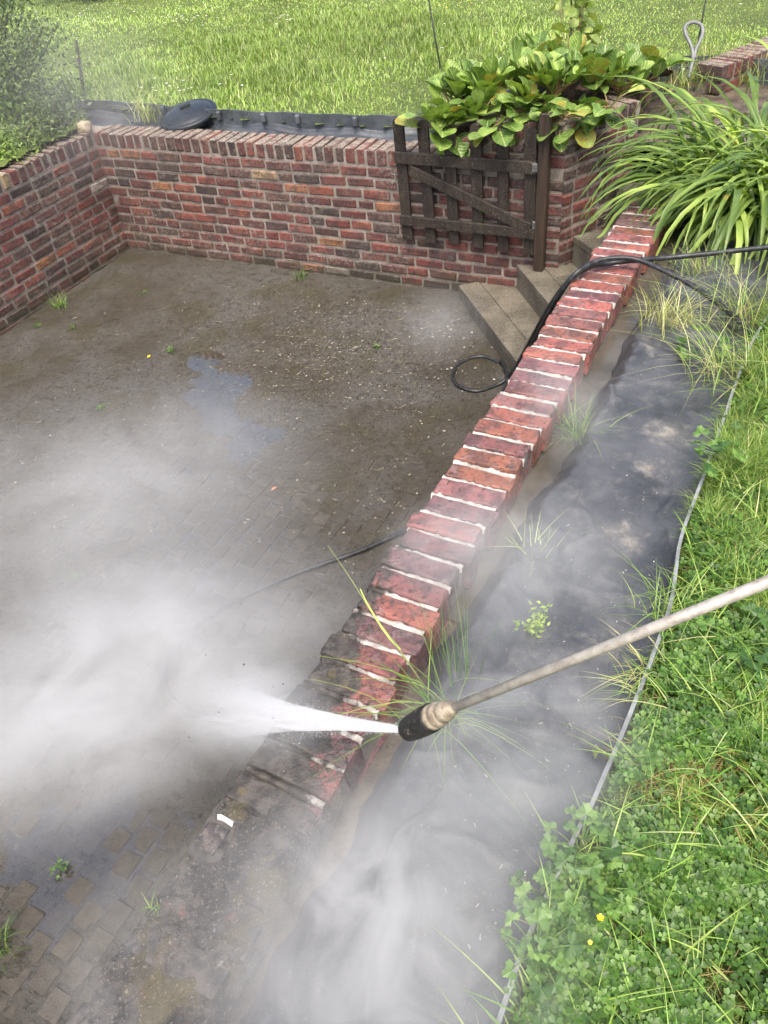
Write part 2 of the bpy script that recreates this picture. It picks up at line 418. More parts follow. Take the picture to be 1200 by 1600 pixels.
tag(obj('pavers', bm_mesh('pavers', rest, M_SETT), patio), kind='stuff')

# silt washed over the setts
ss = np.arange(-4.4, .95, .028); tt = np.arange(-4.5, .0, .028); SS, TT = np.meshgrid(ss, tt, indexing='ij')
W = P0[None, None]+SS[..., None]*DS+TT[..., None]*DT
hz = np.empty(SS.shape)
for i in range(SS.shape[0]):
    for j in range(SS.shape[1]):
        x, y = W[i, j, 0], W[i, j, 1]
        hz[i, j] = .0045*fbm(x*1.3, y*1.3, 3, 3)+.004*fbm(x*6, y*6, 1, 4)+.0015*fbm(x*30, y*30, 5, 2)
pxs = PX(W.reshape(-1, 3)+np.array([0, 0, FLOOR])).reshape(SS.shape+(3,))
hz += .010*sstep(720, 480, pxs[..., 1])+.0012                 # thick at the back, thin in front
hz -= .0058*sstep(250, 90, np.hypot(pxs[..., 0]-300, pxs[..., 1]-880)); hz -= .0036*sstep(1230, 1300, pxs[..., 1]); hz -= .003*sstep(200, 60, np.hypot(pxs[..., 0]-200, pxs[..., 1]-600))
hz += .012*sstep(.25, .0, .84-SS)
for p, r, dz in pud: hz -= dz*np.exp(-((W[..., 0]-p[0])**2+(W[..., 1]-p[1])**2)/(r*r))
V = W.copy(); V[..., 2] = FLOOR+hz; ni, nj = SS.shape
i = (np.arange(ni-1)[:, None]*nj+np.arange(nj-1)[None]).ravel()
k = NT('silt'); n1 = k.noise(3.0, 5, .6); n2 = k.noise(45, 6, .7); n3 = k.noise(200, 4, .7); n4 = k.noise(1.4, 3, .5, off=(2, 2, 2))
c = k.mix(k.rng(n1, .38, .64), lin('544e42'), lin('625e56')); c = k.mix(k.rng(n4, .40, .60, 0, .8), c, lin('66645f'))
n5 = k.noise(95, 5, .75, off=(7, 3, 1)); n6 = k.noise(14, 6, .7, off=(3, 9, 1))
c = k.mix(k.rng(k.noise(2.1, 5, .65, off=(8, 1, 3)), .48, .64, 0, .6), c, lin('4f4a2e')); c = k.mix(k.rng(n6, .50, .66, 0, .6), c, lin('3c362c')); c = k.mix(k.rng(n6, .34, .44, .5, 0), c, lin('706b61'))
c = k.mix(k.rng(n2, .52, .64, 0, .85), c, lin('2e271e')); c = k.mix(k.rng(n5, .55, .66, 0, .8), c, lin('292219')); c = k.mix(k.rng(n3, .58, .68, 0, .75), c, lin('a2967f'))
k.base(c); k.rough(k.rng(n4, .35, .65, .30, .62)); k.bump(k.math('MULTIPLY_ADD', n2, .9, k.math('ADD', n5, n3)), 1., .012); M_SILT = k.m
silt = mesh('silt', V.reshape(-1, 3), np.stack([i, i+nj, i+nj+1, i+1], 1), M_SILT, True)
tag(obj('silt', silt), kind='structure')
# standing water: a level sheet, seen wherever the silt dips under it
k = NT('puddle_water'); fr = k.new('ShaderNodeFresnel'); fr.inputs['IOR'].default_value = 1.55
tr = k.new('ShaderNodeBsdfTransparent'); tr.inputs[0].default_value = (.95, .93, .90, 1)
gl = k.new('ShaderNodeBsdfGlossy'); gl.inputs['Roughness'].default_value = .05; gl.inputs['Color'].default_value = (1, .96, .90, 1)
bp = k.new('ShaderNodeBump'); bp.inputs['Strength'].default_value = .12; bp.inputs['Distance'].default_value = .003
k.l.new(k.noise(28, 3, .5), bp.inputs['Height']); k.l.new(bp.outputs[0], gl.inputs['Normal']); k.l.new(bp.outputs[0], fr.inputs['Normal'])
mx = k.new('ShaderNodeMixShader'); k.l.new(k.math('MULTIPLY', fr.outputs[0], 2.8, clamp=True), mx.inputs[0]); k.l.new(tr.outputs[0], mx.inputs[1]); k.l.new(gl.outputs[0], mx.inputs[2])
k.l.new(mx.outputs[0], k.out.inputs['Surface']); M_WATER = k.m
wz = FLOOR-.0042
tag(obj('puddle_water', mesh('puddle_water', [ST(-4.4, -4.4, wz), ST(-4.4, -.02, wz), ST(.8, -.02, wz), ST(.8, -4.4, wz)], [(0, 1, 2, 3)], M_WATER)), kind='structure')
# muddy water in the trench along the wall
k = NT('muddy_water'); n1 = k.noise(6, 4); k.base(k.mix(k.rng(n1, .35, .65), lin('4a463e'), lin('5d5850'))); k.rough(.12); k.bump(k.noise(30, 3), .15, .004); M_MUDW = k.m
tag(obj('trench_water', mesh('trench_water', [ST(-2.6, .17, -.118), ST(-2.6, .40, -.118), ST(.5, .42, -.118), ST(.5, .17, -.118)], [(0, 1, 2, 3)], M_MUDW)), kind='structure')

# =====================================================================================================
#                                            BRICK WALLS
# =====================================================================================================
ST_B = [bm_mesh('brick', box_bm(.207, .1, .060, .0075, 1, .0024, 20+i), M_BRICK) for i in range(8)]
RL_B = [bm_mesh('brick', box_bm(.065, .215, .100, .0075, 1, .0026, 40+i), M_BRTOP) for i in range(6)]
def brick_color(r, wet=False):
    q = r.random()
    if wet:
        pal = [('935a53', .26), ('9e5f52', .20), ('875653', .26), ('9e634f', .09), ('775554', .12), ('605455', .07)]
    else:
        pal = [('7a443c', .25), ('693e38', .21), ('834b3d', .09), ('5f433b', .21), ('51413a', .13), ('443a36', .06), ('9c6a4a', .03), ('a9906a', .012), ('b0a89a', .008)]
    a = 0
    for h, w in pal:
        a += w
        if q <= a: break
    c = lin(h); v = r.uniform(.82, 1.18)
    return (c[0]*v, c[1]*v*r.uniform(.93, 1.07), c[2]*v, 1)
def courses(root, L, ztop, zbot, sgn, r, x0=0., pitch=.0755, depth_y=0., bricks=None, mesh_set=None, step_fn=None):
    """stretcher courses on the face y = depth_y of a wall-local frame; sgn = side the face looks to"""
    z = ztop-.0375; row = 0
    while z > zbot-.045:
        x = x0+r.uniform(-.16, .0)
        while x < L:
            ln = .205*r.choice([1, 1, 1, 1, .95, 1.04, .56, .78])
            a, b_ = max(x, x0), min(x+ln, L)
            if b_-a > .045:
                o = obj('brick', r.choice(mesh_set or ST_B), root, ((a+b_)/2, depth_y-sgn*(.05-r.uniform(-.002, .003)), z+r.uniform(-.003, .003)),
                        (r.uniform(-.012, .012), r.uniform(-.02, .02), r.uniform(-.008, .008)+(math.pi if r.random() < .5 else 0)), ((b_-a)/.205, 1, r.uniform(.92, 1.05)))
                o.color = brick_color(r)
            x += ln+r.uniform(.012, .02)
        z -= pitch; row += 1
def rowlocks(root, x0, x1, ztop, yc, r, pitch=.081, zfn=None):
    x = x0+pitch/2
    while x < x1-pitch*.3:
        dz = zfn(x) if zfn else 0
        o = obj('brick', r.choice(RL_B), root, (x, yc+r.uniform(-.005, .005), ztop-.05+dz+r.uniform(-.004, .004)), (r.uniform(-.02, .02), r.uniform(-.03, .03), r.uniform(-.02, .02)),
                (r.uniform(.9, 1.06), 1, 1))
        c = brick_color(r); o.color = (c[0]*.9, c[1]*.95, c[2]*.98, 1)
        x += pitch*r.uniform(.96, 1.05)
def core(root, x0, x1, y0, y1, z0, z1, mat):
    return obj('mortar_bed', bm_mesh('mortar_bed', box_bm(x1-x0, y1-y0, z1-z0, off=((x0+x1)/2, (y0+y1)/2, (z0+z1)/2)), mat), root)

rb = random.Random(3)
CORNER = np.array([-1.93267, 6.66334, 0.])
BAZ = 120.6; BDIR = az(BAZ); BTOP = -.096; BLEN = 3.80
K_ = CORNER+BDIR*BLEN
bw = thing('brick_wall', 'long weathered red brick wall with upright cap bricks, across the back of the patio', 'wall', CORNER, math.pi/2-math.radians(BAZ))
courses(bw, BLEN, BTOP-.112, FLOOR, -1, rb, 0.)
rowlocks(bw, .0, 3.16, BTOP, .1075, rb)
core(bw, 0.0, BLEN-.006, .007, .21, FLOOR-.1, BTOP-.012, M_MORT)
# left wall
LAZ = 209.68
lw = thing('brick_wall', 'dark red brick wall at the left, meeting the back wall at a corner below the shrub', 'wall', CORNER, math.pi/2-math.radians(LAZ))
courses(lw, 4.2, BTOP-.112, FLOOR, 1, rb, 0.)
rowlocks(lw, .0, 4.2, BTOP, -.1075, rb)
core(lw, -.2, 4.2, -.21, -.007, FLOOR-.1, BTOP-.013, M_MORT)
# raised wall round the planter: a stretch above the back wall, then a slanting stretch
OAZ = 61.0; ODIR = az(OAZ)
PTOP = .115
pw = thing('brick_wall', 'raised brick planter wall with a bend, right of the gate post, bergenia spilling over it', 'wall', K_, math.pi/2-math.radians(OAZ))
OL = .62
courses(pw, OL, PTOP-.112, -.80, -1, rb, .004)
rowlocks(pw, .02, OL, PTOP, .1075, rb)
core(pw, 0.006, OL+.0, .007, .21, FLOOR, PTOP-.012, M_MORT)
# the far side of the planter's end
ri = math.radians(OAZ)
# stretch above the back wall, expressed in the planter's frame
da = math.radians(BAZ-OAZ)   # back wall direction relative to the slanting stretch (clockwise)
sub = [(-(.56), -.05)]
bx, by = math.cos(-da), math.sin(-da)      # back wall direction in the planter frame
def ob_pt(u, v, z): # u along the back wall measured back from the bend, v behind its face
    return (-u*bx - v*by*1.0, -u*by + v*bx, z)
for row, z in enumerate((PTOP-.112-.0375, PTOP-.112-.0375-.0755)):
    u = .0
    while u < .62:
        ln = .205*rb.choice([1, 1, .56]); e = min(u+ln, .62)
        if e-u > .05 and not (row == 0 and e > .52):
            o = obj('brick', rb.choice(ST_B), pw, ob_pt((u+e)/2, .049, z), (0, rb.uniform(-.02, .02), -da), ((e-u)/.205, 1, 1)); o.color = brick_color(rb)
        u = e+.015
u = .05
while u < .78:
    drop = max(0, u-.46)*.62; tl = .55 if u > .46 else 0
    o = obj('brick', rb.choice(RL_B), pw, ob_pt(u, .1075, PTOP-.05-drop), (0, -tl, -da), None); o.color = brick_color(rb); u += .081
me = bm_mesh('mortar_bed', box_bm(.56, .19, .19, off=(0, 0, 0)), M_MORT)
obj('mortar_bed', me, pw, ob_pt(.285, .105, PTOP-.012-.095), (0, 0, -da))

# cap of another wall far right, behind the daylily
fa, fb = U(1108, 104, .02), U(1215, 62, .02); fd_ = fb-fa; fd_[2] = 0; FLn = float(np.linalg.norm(fd_)); fang = math.atan2(fd_[1], fd_[0])
fw = thing('brick_wall', 'end of a brick wall with pale pinkish cap, behind the daylily at the right border', 'wall', (fa[0], fa[1], 0), fang)
rowlocks(fw, .0, FLn+.3, .03, .0, rb, .083); courses(fw, FLn+.3, -.082, -.18, -1, rb, 0., depth_y=-.1075)
core(fw, .03, FLn+.3, -.1, .1, -.3, .018, M_MORT)
# low wall with washed cap
rc = random.Random(11)
lo = thing('brick_wall', 'low brick wall capped with wet red bricks and white joints, running diagonally through the foreground', 'wall', P0, math.pi/2-math.radians(TH))
# local: x = s (away), y = -t
PIT_B = .08331
def fine_brick(seed):
    bm = box_bm(.070, .215, .105, .009, 2, .0, seed); r = random.Random(seed)
    bmesh.ops.subdivide_edges(bm, edges=[e for e in bm.edges if e.calc_length() > .12], cuts=4, use_grid_fill=True)
    for v in bm.verts:
        n = mnoise.noise_vector(Vector((v.co.x*22+seed*7, v.co.y*22, v.co.z*22)))
        v.co += n*.0050+Vector((r.uniform(-1, 1), r.uniform(-1, 1), r.uniform(-1, 1)))*.0008
        if abs(v.co.y) > .085 and v.co.z > .03 and mnoise.noise(Vector((v.co.x*30, v.co.y*30+seed*3, seed))) > .25: v.co.z -= .006; v.co.y *= .985
    return bm_mesh('brick', bm, M_CAPB)
FB = [fine_brick(i) for i in range(12)]
M_BLK = brick_mat('brick_black', .6, white=.1); M_WHITEM = mortar_mat('mortar_bare_white', 'd9d5cf', 'f3f1ee')
LOWB_ = [bm_mesh('brick', box_bm(.075, .06, .07, .008, 2, .002, 70), M_BLK)]
for kk in range(-3, 58):
    ctr = -(kk+.5)*PIT_B
    o = obj('brick', FB[(kk*5+3) % 12], lo, (ctr+rc.uniform(-.002, .002), -.1075+rc.uniform(-.011, .011), -.0525+rc.uniform(-.006, .003)),
            (rc.uniform(-.015, .015), rc.uniform(-.03, .03), rc.uniform(-.015, .015)+(math.pi if rc.random() < .5 else 0)), (rc.uniform(.94, 1.04), 1, 1))
    o.color = brick_color(rc, True)
def joint(seed):
    r = random.Random(seed); V = []; n = 26
    for i in range(n):
        y = -.104+.208*i/(n-1); w = .0060*(1+.7*mnoise.noise(Vector((i*.35, seed*3.1, 0))))+r.uniform(-.0012, .0012); cx_ = .004*mnoise.noise(Vector((i*.22, seed, 4)))
        h = -.0005+.0065*mnoise.noise(Vector((i*.5, seed, 9)))
        V += [(cx_-w-.004, y, -.02), (cx_-w, y, h-.002), (cx_+r.uniform(-.002, .002), y, h), (cx_+w, y, h-.002), (cx_+w+.004, y, -.02)]
    return mesh('mortar_joint', V, [(i*5+j, i*5+j+1, i*5+j+6, i*5+j+5) for i in range(n-1) for j in range(4)], M_MORTW, True)
JT = [joint(i) for i in range(9)]
for kk in range(-2, 40): obj('mortar_joint', JT[kk % 9], lo, (-kk*PIT_B, -.1075, -.003), (0, 0, rc.uniform(-.02, .02)+(math.pi if kk % 2 else 0)))
LOWB = [bm_mesh('brick', box_bm(.205, .1, .060, .007, 1, .0028, 80+i), M_CAPB) for i in range(4)]
bk = obj('brick', LOWB_[0], lo, (-3.415, -.034, -.031), (0, .02, .03), (.85, .9, 1)); bk.color = (.022, .021, .022, 1)
obj('mortar_patch', bm_mesh('mortar_patch', box_bm(.010, .040, .018, .003, 1, .004, 9), M_WHITEM), lo, (-3.37, -.038, -.0035), (.05, .1, .10))
z = -.112-.0375
for row in range(2):
    x = -4.2+rc.uniform(-.1, 0)
    while x < .22:
        o = obj('brick', rc.choice(LOWB), lo, (x+.1025, -.215+.052, z), (0, rc.uniform(-.01, .01), 0)); o.color = brick_color(rc, True); x += .219
    z -= .0755
courses(lo, .24, -.112, FLOOR, 1, rc, -3.0, depth_y=-.004)
core(lo, -4.8, .252, -.205, -.012, FLOOR-.1, -.012, M_MORTC)

# =====================================================================================================
#                                            STEPS, GATE
# =====================================================================================================
k = NT('step_concrete'); n1 = k.noise(5, 5, .6); n2 = k.noise(170, 4, .7); n3 = k.noise(28, 5, .6)
c = k.mix(k.rng(n1, .38, .62), lin('565044'), lin('736c5e')); c = k.mix(k.rng(n3, .5, .75, 0, .6), c, lin('4f4a3a')); c = k.mix(k.rng(n2, .53, .66, 0, .8), c, lin('37322a')); c = k.mix(k.rng(n2, .34, .45, .8, 0), c, lin('bdb4a2'))
k.base(c); k.rough(.7); k.bump(n2, .8, .005); M_STEP = k.m
def step(label, a, b_, wdt, ztop, zbot, nose=.15, cuts=3):
    a = np.array(a); b_ = np.array(b_); d = (b_-a); L = np.linalg.norm(d[:2]); d = d/L; n = np.array([-d[1], d[0], 0])
    if n[0] < 0: n = -n
    root = thing('stone_step', label, 'step', (a[0], a[1], zbot), 0., 'concrete steps beside the gate')
    sl = .045
    def prism(name, P, z0, z1):
        bm = bmesh.new(); vs_ = [bm.verts.new((p[0]-a[0], p[1]-a[1], z0-zbot)) for p in P]; f = bm.faces.new(vs_)
        bmesh.ops.recalc_face_normals(bm, faces=[f]); 
        if f.normal.z > 0: f.normal_flip()
        e = bmesh.ops.extrude_face_region(bm, geom=[f]); bmesh.ops.translate(bm, vec=(0, 0, z1-z0), verts=[v for v in e['geom'] if isinstance(v, bmesh.types.BMVert)])
        bmesh.ops.bevel(bm, geom=list(bm.edges), offset=.004, segments=1, affect='EDGES')
        bmesh.ops.recalc_face_normals(bm, faces=list(bm.faces))
        return obj(name, bm_mesh(name, bm, M_STEP), root)
    prism('riser', [a+n*.006, b_+n*.006, b_+n*wdt, a+n*wdt], zbot-.05, ztop-sl-.001)
    nn = max(2, int(round(L/.42)))
    for i in range(nn):                                            # nosing slabs
        p, q = a+d*(L*i/nn+.002), a+d*(L*(i+1)/nn-.002)
        prism('slab', [p, q, q+n*nose, p+n*nose], ztop-sl, ztop)
    m2 = max(2, int(round(L/.30)))
    for i in range(m2):
        p, q = a+d*(L*i/m2+.002)+n*(nose+.004), a+d*(L*(i+1)/m2-.002)+n*(nose+.004)
        prism('slab', [p, q, q+n*(wdt-nose-.004), p+n*(wdt-nose-.004)], ztop-sl, ztop-.002)
    return root
def onwall(p, back=.0):   # slide a point to the back wall's face
    return p
s1a, s1b = U(719, 449, -.94), U(802, 558, -.94); s2a, s2b = U(808.5, 415, -.77), U(872, 492, -.77); s3a, s3b = U(898, 370, -.58), U(945, 402, -.58)
e1 = (s1a-s1b)/np.linalg.norm(s1a-s1b); e2 = (s2a-s2b)/np.linalg.norm(s2a-s2b); e3 = (s3a-s3b)/np.linalg.norm(s3a-s3b)
step('lowest concrete step, on the patio below the gate post', s1a+e1*.04, s1b-e1*.10, .55, -.94, FLOOR)
step('middle concrete step that the gate post stands on', s2a+e2*.02, s2b-e2*.02, .50, -.77, -.95)
step('upper concrete step beside the slanting planter wall', s3a+e3*.02, s3b-e3*.12, .9, -.58, -.78)

nd3 = -np.array([-e3[1], e3[0], 0]); nd3 = nd3 if nd3[0] > 0 else -nd3
step('topmost concrete step, half hidden behind the far end of the low wall', s3a+nd3*.34+e3*.10, s3b+nd3*.34-e3*.35, .5, -.36, -.6)
k = NT('gate_wood'); n1 = k.noise(30, 5, .6, vec=k.vmul(k.pos(), (1, 1, .12))); n2 = k.noise(130, 5, .75); n3 = k.noise(6, 4, .6)
c = k.mix(k.rng(n1, .35, .65), lin('211a17'), lin('362d27')); c = k.mix(k.math('MULTIPLY', k.rng(n2, .52, .64, 0, .7), k.rng(n3, .30, .55)), c, lin('787062'))
c = k.mix(k.rng(n3, .62, .75, 0, .4), c, lin('3f4a24'))
k.base(c); k.rough(.55); k.bump(k.math('ADD', n1, n2), .6, .004); M_GATE = k.m
k = NT('post_wood'); n1 = k.noise(22, 6, .65, vec=k.vmul(k.pos(), (1, 1, .06))); n2 = k.noise(120, 4, .7)
k.base(k.mix(k.rng(n1, .35, .68), lin('2a221c'), lin('4f4034'))); k.rough(.5); k.bump(k.math('ADD', n1, n2), .5, .004); M_POST = k.m
M_IRON = plain('galvanised', '9a9a9a', .35, .3, 60, .2, metal=.8)
GOFF = .075
g0 = CORNER+BDIR*2.63-np.array([-BDIR[1], BDIR[0], 0])*GOFF*1.0
# gate frame: x along the wall, -y to the viewer
def on_gate(px, py):      # where a pixel's ray meets the plane of the gate
    nrm = np.array([-BDIR[1], BDIR[0], 0]); d = (px-600)/F_PX*RGT-(py-800)/F_PX*UPV+FWD
    P = CAM+d*(((g0-CAM) @ nrm)/(d @ nrm)); return float((P-g0) @ BDIR), float(P[2])
gate = thing('wooden_gate', 'dark weathered picket gate with diagonal brace, hung against the brick wall', 'gate', g0, math.pi/2-math.radians(BAZ))
pk = [((620, 186), (637, 376)), ((659, 190), (673, 382)), ((700, 192), (709, 384)), ((742, 195), (746, 390)), ((785, 198), (786, 396)), ((830, 200), (827, 401))]
for (t_, b_) in pk:
    xa, za = on_gate(*t_); xb, zb = on_gate(*b_); xm = (xa+xb)/2; w_ = .076; hgt = za-zb; bm = bmesh.new()
    prof = [(-w_/2, 0), (w_/2, 0), (w_/2, hgt-.028)]+[(w_/2*math.cos(a), hgt-.028+.028*math.sin(a)) for a in np.linspace(.3, math.pi-.3, 6)]+[(-w_/2, hgt-.028)]
    f = bm.faces.new([bm.verts.new((x, 0, z)) for x, z in prof]); e = bmesh.ops.extrude_face_region(bm, geom=[f])
    bmesh.ops.translate(bm, vec=(0, .018, 0), verts=[v for v in e['geom'] if isinstance(v, bmesh.types.BMVert)])
    bmesh.ops.recalc_face_normals(bm, faces=list(bm.faces)); bmesh.ops.bevel(bm, geom=list(bm.edges), offset=.002, segments=1, affect='EDGES')
    obj('picket', bm_mesh('picket', bm, M_GATE), gate, (xm, .021, zb), (0, math.atan2(xa-xb, hgt), 0))
def bar(name, p, q, w_, th, y, cutend=False):
    (xa, za), (xb, zb) = on_gate(*p), on_gate(*q); L = math.hypot(xb-xa, zb-za)
    bm = box_bm(L, th, w_, .003, 1, .001, 5)
    return obj(name, bm_mesh(name, bm, M_GATE), gate, ((xa+xb)/2, y, (za+zb)/2), (0, -math.atan2(zb-za, xb-xa), 0))
bar('rail', (616, 246), (838, 263), .072, .026, .006); bar('rail', (626, 344), (836, 366), .066, .026, .006)
bar('brace', (640, 266), (828, 358), .068, .026, .0055)
x_, z_ = on_gate(612, 268)
Vt, Ft = tube(catmull([(x_, -.01, z_), (x_+.03, -.03, z_-.008), (x_+.05, -.012, z_-.012)], 4), .0035, 6); obj('latch', mesh('latch', Vt, Ft, M_IRON, True), gate)
for py in (262, 352):
    xh, zh = on_gate(838, py); obj('hinge', bm_mesh('hinge', box_bm(.05, .012, .05, .002), M_IRON), gate, (xh+.0, -.004, zh))
# post
pf = U(848, 413, -.77); pnorm = np.array([-BDIR[1], BDIR[0], 0]); tpost = (pf-CORNER) @ BDIR
pbase = CORNER+BDIR*tpost-pnorm*.055; pbase[2] = -.77
post = obj('gate_post', bm_mesh('gate_post', box_bm(.066, .066, .96, .005, 1, .001, 3, off=(0, 0, .48)), M_POST), None, pbase, (0, 0, math.pi/2-math.radians(BAZ)))
tag(post, 'square brown wooden gate post standing on the middle step', 'post')

# =====================================================================================================
#                                            FABRIC AND EDGING
# =====================================================================================================
k = NT('landscape_fabric'); n1 = k.noise(4, 5, .6); n2 = k.noise(180, 4, .7); n3 = k.noise(16, 5, .65, off=(3, 3, 3)); n4 = k.noise(60, 4, .7, off=(1, 8, 3))
c = k.mix(k.rng(n1, .35, .65), lin('383a3e'), lin('535559')); c = k.mix(k.rng(n3, .52, .70, 0, .4), c, lin('75736f'))
c = k.mix(k.rng(n2, .58, .70, 0, .5), c, lin('8f8d88'))
for p, r in ((U(1040, 685, -.1), .10), (U(965, 843, -.1), .10), (U(1010, 735, -.1), .07), (U(1010, 560, -.12), .09)):
    dd = k.math('MULTIPLY_ADD', n3, .26, k.dist(p)); dd = k.math('MULTIPLY_ADD', n4, .05, dd)
    c = k.mix(k.rng(dd, r*.45+.11, r+.14, .55, 0), c, k.mix(k.rng(n4, .35, .65), lin('8b8373'), lin('b9b2a4')))
k.base(c); k.rough(k.rng(n1, .35, .65, .28, .55)); k.bump(k.math('MULTIPLY_ADD', n3, .8, n2), .45, .004); M_FAB = k.m
# near fabric: between the trench and the edging
nu = 420; nv = 110
idx = np.linspace(6, len(EDGE_S)-1, nu); ED = np.stack([np.interp(idx, np.arange(len(EDGE_S)), EDGE_S[:, j]) for j in range(3)], 1)
V = np.zeros((nu, nv, 3))
for i in range(nu):
    e = ED[i]; s_e, t_e = toST(e); t0 = .30-.055*sstep(-1.6, -2.6, s_e)+.035*fbm(s_e*2.3, 5.1, 0, 3)+.02*fbm(s_e*9, 1.1, 0, 2)
    pyx = PX(e)
    t0 = min(t0, t_e-.02)
    for j in range(nv):
        v = j/(nv-1); t_ = t0+(t_e-t0)*v; s_ = s_e+.0
        x, y = (P0+DS*s_+DT*t_)[:2]
        dj = (t_e-t_)
        z = -.112+.035*sstep(0, .06, t_-t0)+.055*math.exp(-dj/.03)-.012*math.exp(-((dj-.09)/.05)**2)
        wr = 0
        for a_, fq, am in ((.35, 6, .013), (-.5, 10, .010), (1.0, 15, .006), (.0, 29, .002), (.7, 41, .0015)):
            q = (x*math.cos(a_)+y*math.sin(a_))*fq+1.5*fbm(x*2.6, y*2.6, a_, 3)
            wr += am*(1-abs(math.sin(q)))**5*(.4+.9*max(0, fbm(x*2.1, y*2.1, 9+a_, 2)+.35))
        edge_f = sstep(0, .05, min(t_-t0, 9))*sstep(0, .03, dj)
        z += (wr*1.4+.006*fbm(x*3.5, y*3.5, 2, 3)+.003*fbm(x*18, y*18, 6, 4))*(.25+.75*edge_f)
        if v < 1e-6: z -= .05
        V[i, j] = (x, y, z)
i = (np.arange(nu-1)[:, None]*nv+np.arange(nv-1)[None]).ravel()
nf = obj('landscape_fabric', mesh('landscape_fabric', V.reshape(-1, 3), np.stack([i, i+1, i+nv+1, i+nv], 1), M_FAB, True))
tag(nf, 'wrinkled wet black landscape fabric between the low wall and the near lawn', 'fabric')
sol = nf.modifiers.new('thickness', 'SOLIDIFY'); sol.thickness = .002; sol.offset = -1
# far fabric: between the back wall's cap and the far edging
nu, nv = 120, 20; V = np.zeros((nu, nv, 3)); idx = np.linspace(0, 8*8, nu)
for i in range(nu):
    e = np.array([np.interp(idx[i], np.arange(len(FAR_S)), FAR_S[:, j]) for j in range(3)]); u_ = i/(nu-1)
    a = CORNER+BDIR*(-.25+u_*4.0)+np.array([-BDIR[1], BDIR[0], 0])*.16
    for j in range(nv):
        v = j/(nv-1); p = a+(e-a)*v
        z = -.135+.02*fbm(p[0]*3, p[1]*3, 0, 3)+.012*(1-abs(math.sin(p[0]*9+p[1]*14+2*fbm(p[0]*2, p[1]*2, 3, 2))))**3
        if v > .9: z += .06*(v-.9)/.1
        V[i, j] = (p[0], p[1], z)
i = (np.arange(nu-1)[:, None]*nv+np.arange(nv-1)[None]).ravel()
M_FAB2 = plain('fabric_far', '3c4046', .4, .3, 5, .5, 60, c2='585d63', bd=.01)
ff = obj('landscape_fabric', mesh('landscape_fabric', V.reshape(-1, 3), np.stack([i, i+nv, i+nv+1, i+1], 1), M_FAB2, True))
tag(ff, 'black landscape fabric lying behind the back brick wall, under the black lid', 'fabric')
sol = ff.modifiers.new('thickness', 'SOLIDIFY'); sol.thickness = .002
def strip(name, label, P, h, th, mat, top=None):
    P = np.asarray(P); T = np.gradient(P, axis=0); T[:, 2] = 0; T /= np.linalg.norm(T, axis=1)[:, None]; N = np.stack([-T[:, 1], T[:, 0], 0*T[:, 0]], 1)
    V = []; Fc = []
    for i in range(len(P)):
        wob = .004*math.sin(i*1.3)
        for sx, z in ((-.5, -h), (.5, -h), (.5, 0), (-.5, 0)): V.append(P[i]+N[i]*th*sx+np.array([0, 0, z+wob]))
    for i in range(len(P)-1):
        for q in range(4): Fc.append((i*4+q, i*4+(q+1) % 4, i*4+4+(q+1) % 4, i*4+4+q))
    Fc += [(0, 1, 2, 3), tuple(len(V)-4+x for x in (3, 2, 1, 0))]
    b0 = P[len(P)//2]
    root = thing(name, label, 'edging', b0)
    o = obj('strip', mesh('strip', np.array(V)-b0, Fc, mat), root); return root, o, b0
M_EDGE = plain('edging_plastic_grey', '8f9393', .5, .3, 14, .4, 160, c2='6b6f6f')
M_EDGB = plain('edging_plastic_black', '42474b', .45, .3, 6, .6, 40, c2='5b6065', bd=.006)
EDGE_T = EDGE_S.copy(); EDGE_T[:, 2] += .022
strip('lawn_edging', 'thin grey plastic lawn edging strip beside the near lawn', EDGE_T, .14, .009, M_EDGE)
FAR_B = FAR_S.copy(); FAR_B[:, 2] = .0
er, eo, eb = strip('lawn_edging', 'black plastic lawn edging along the far lawn behind the brick wall', FAR_B, .17, .012, M_EDGB)
for px, py in ((245, 172), (344, 180), (405, 187), (467, 187), (549, 188), (955, 110)):
    p = U(px, py, -.03); j = np.argmin(np.hypot(FAR_S[:, 0]-p[0], FAR_S[:, 1]-p[1])); q = FAR_S[j]; d = np.array([q[0], q[1]])/np.hypot(q[0], q[1])
    obj('peg', bm_mesh('peg', box_bm(.035, .05, .06, .006), M_EDGB), er, np.array([q[0]-d[0]*.03, q[1]-d[1]*.03, -.035])-eb, (0, 0, rb.uniform(-.4, .4)))

# ---- black lid lying on the fabric
M_LID = plain('lid_plastic', '262a2f', .34, .15, 3, .0, 10, c2='2b3035')
lid = thing('round_lid', 'black plastic domed bin lid leaning on the edging behind the back wall', 'lid', U(296, 189, -.09)+np.array([0, 0, .045]))
lid.rotation_euler = (math.radians(9), math.radians(-7), 0); lid.scale = (.88, .88, .75)
Vl, Fl = lathe([(.0, .075), (.05, .074), (.12, .066), (.19, .045), (.225, .026), (.232, .018), (.245, .018), (.245, .012), (.0, .008)], 48); obj('dome', mesh('dome', Vl, Fl, M_LID, True), lid)
Vl, Fl = lathe([(.243, .020), (.262, .018), (.268, .008), (.266, -.03), (.258, -.03), (.256, .004), (.243, .006)], 48); obj('rim', mesh('rim', Vl, Fl, M_LID, True), lid)
obj('handle', bm_mesh('handle', box_bm(.10, .035, .035, .009, 2, 0, 1, off=(0, 0, .09)), M_LID), lid, rot=(0, 0, .3))

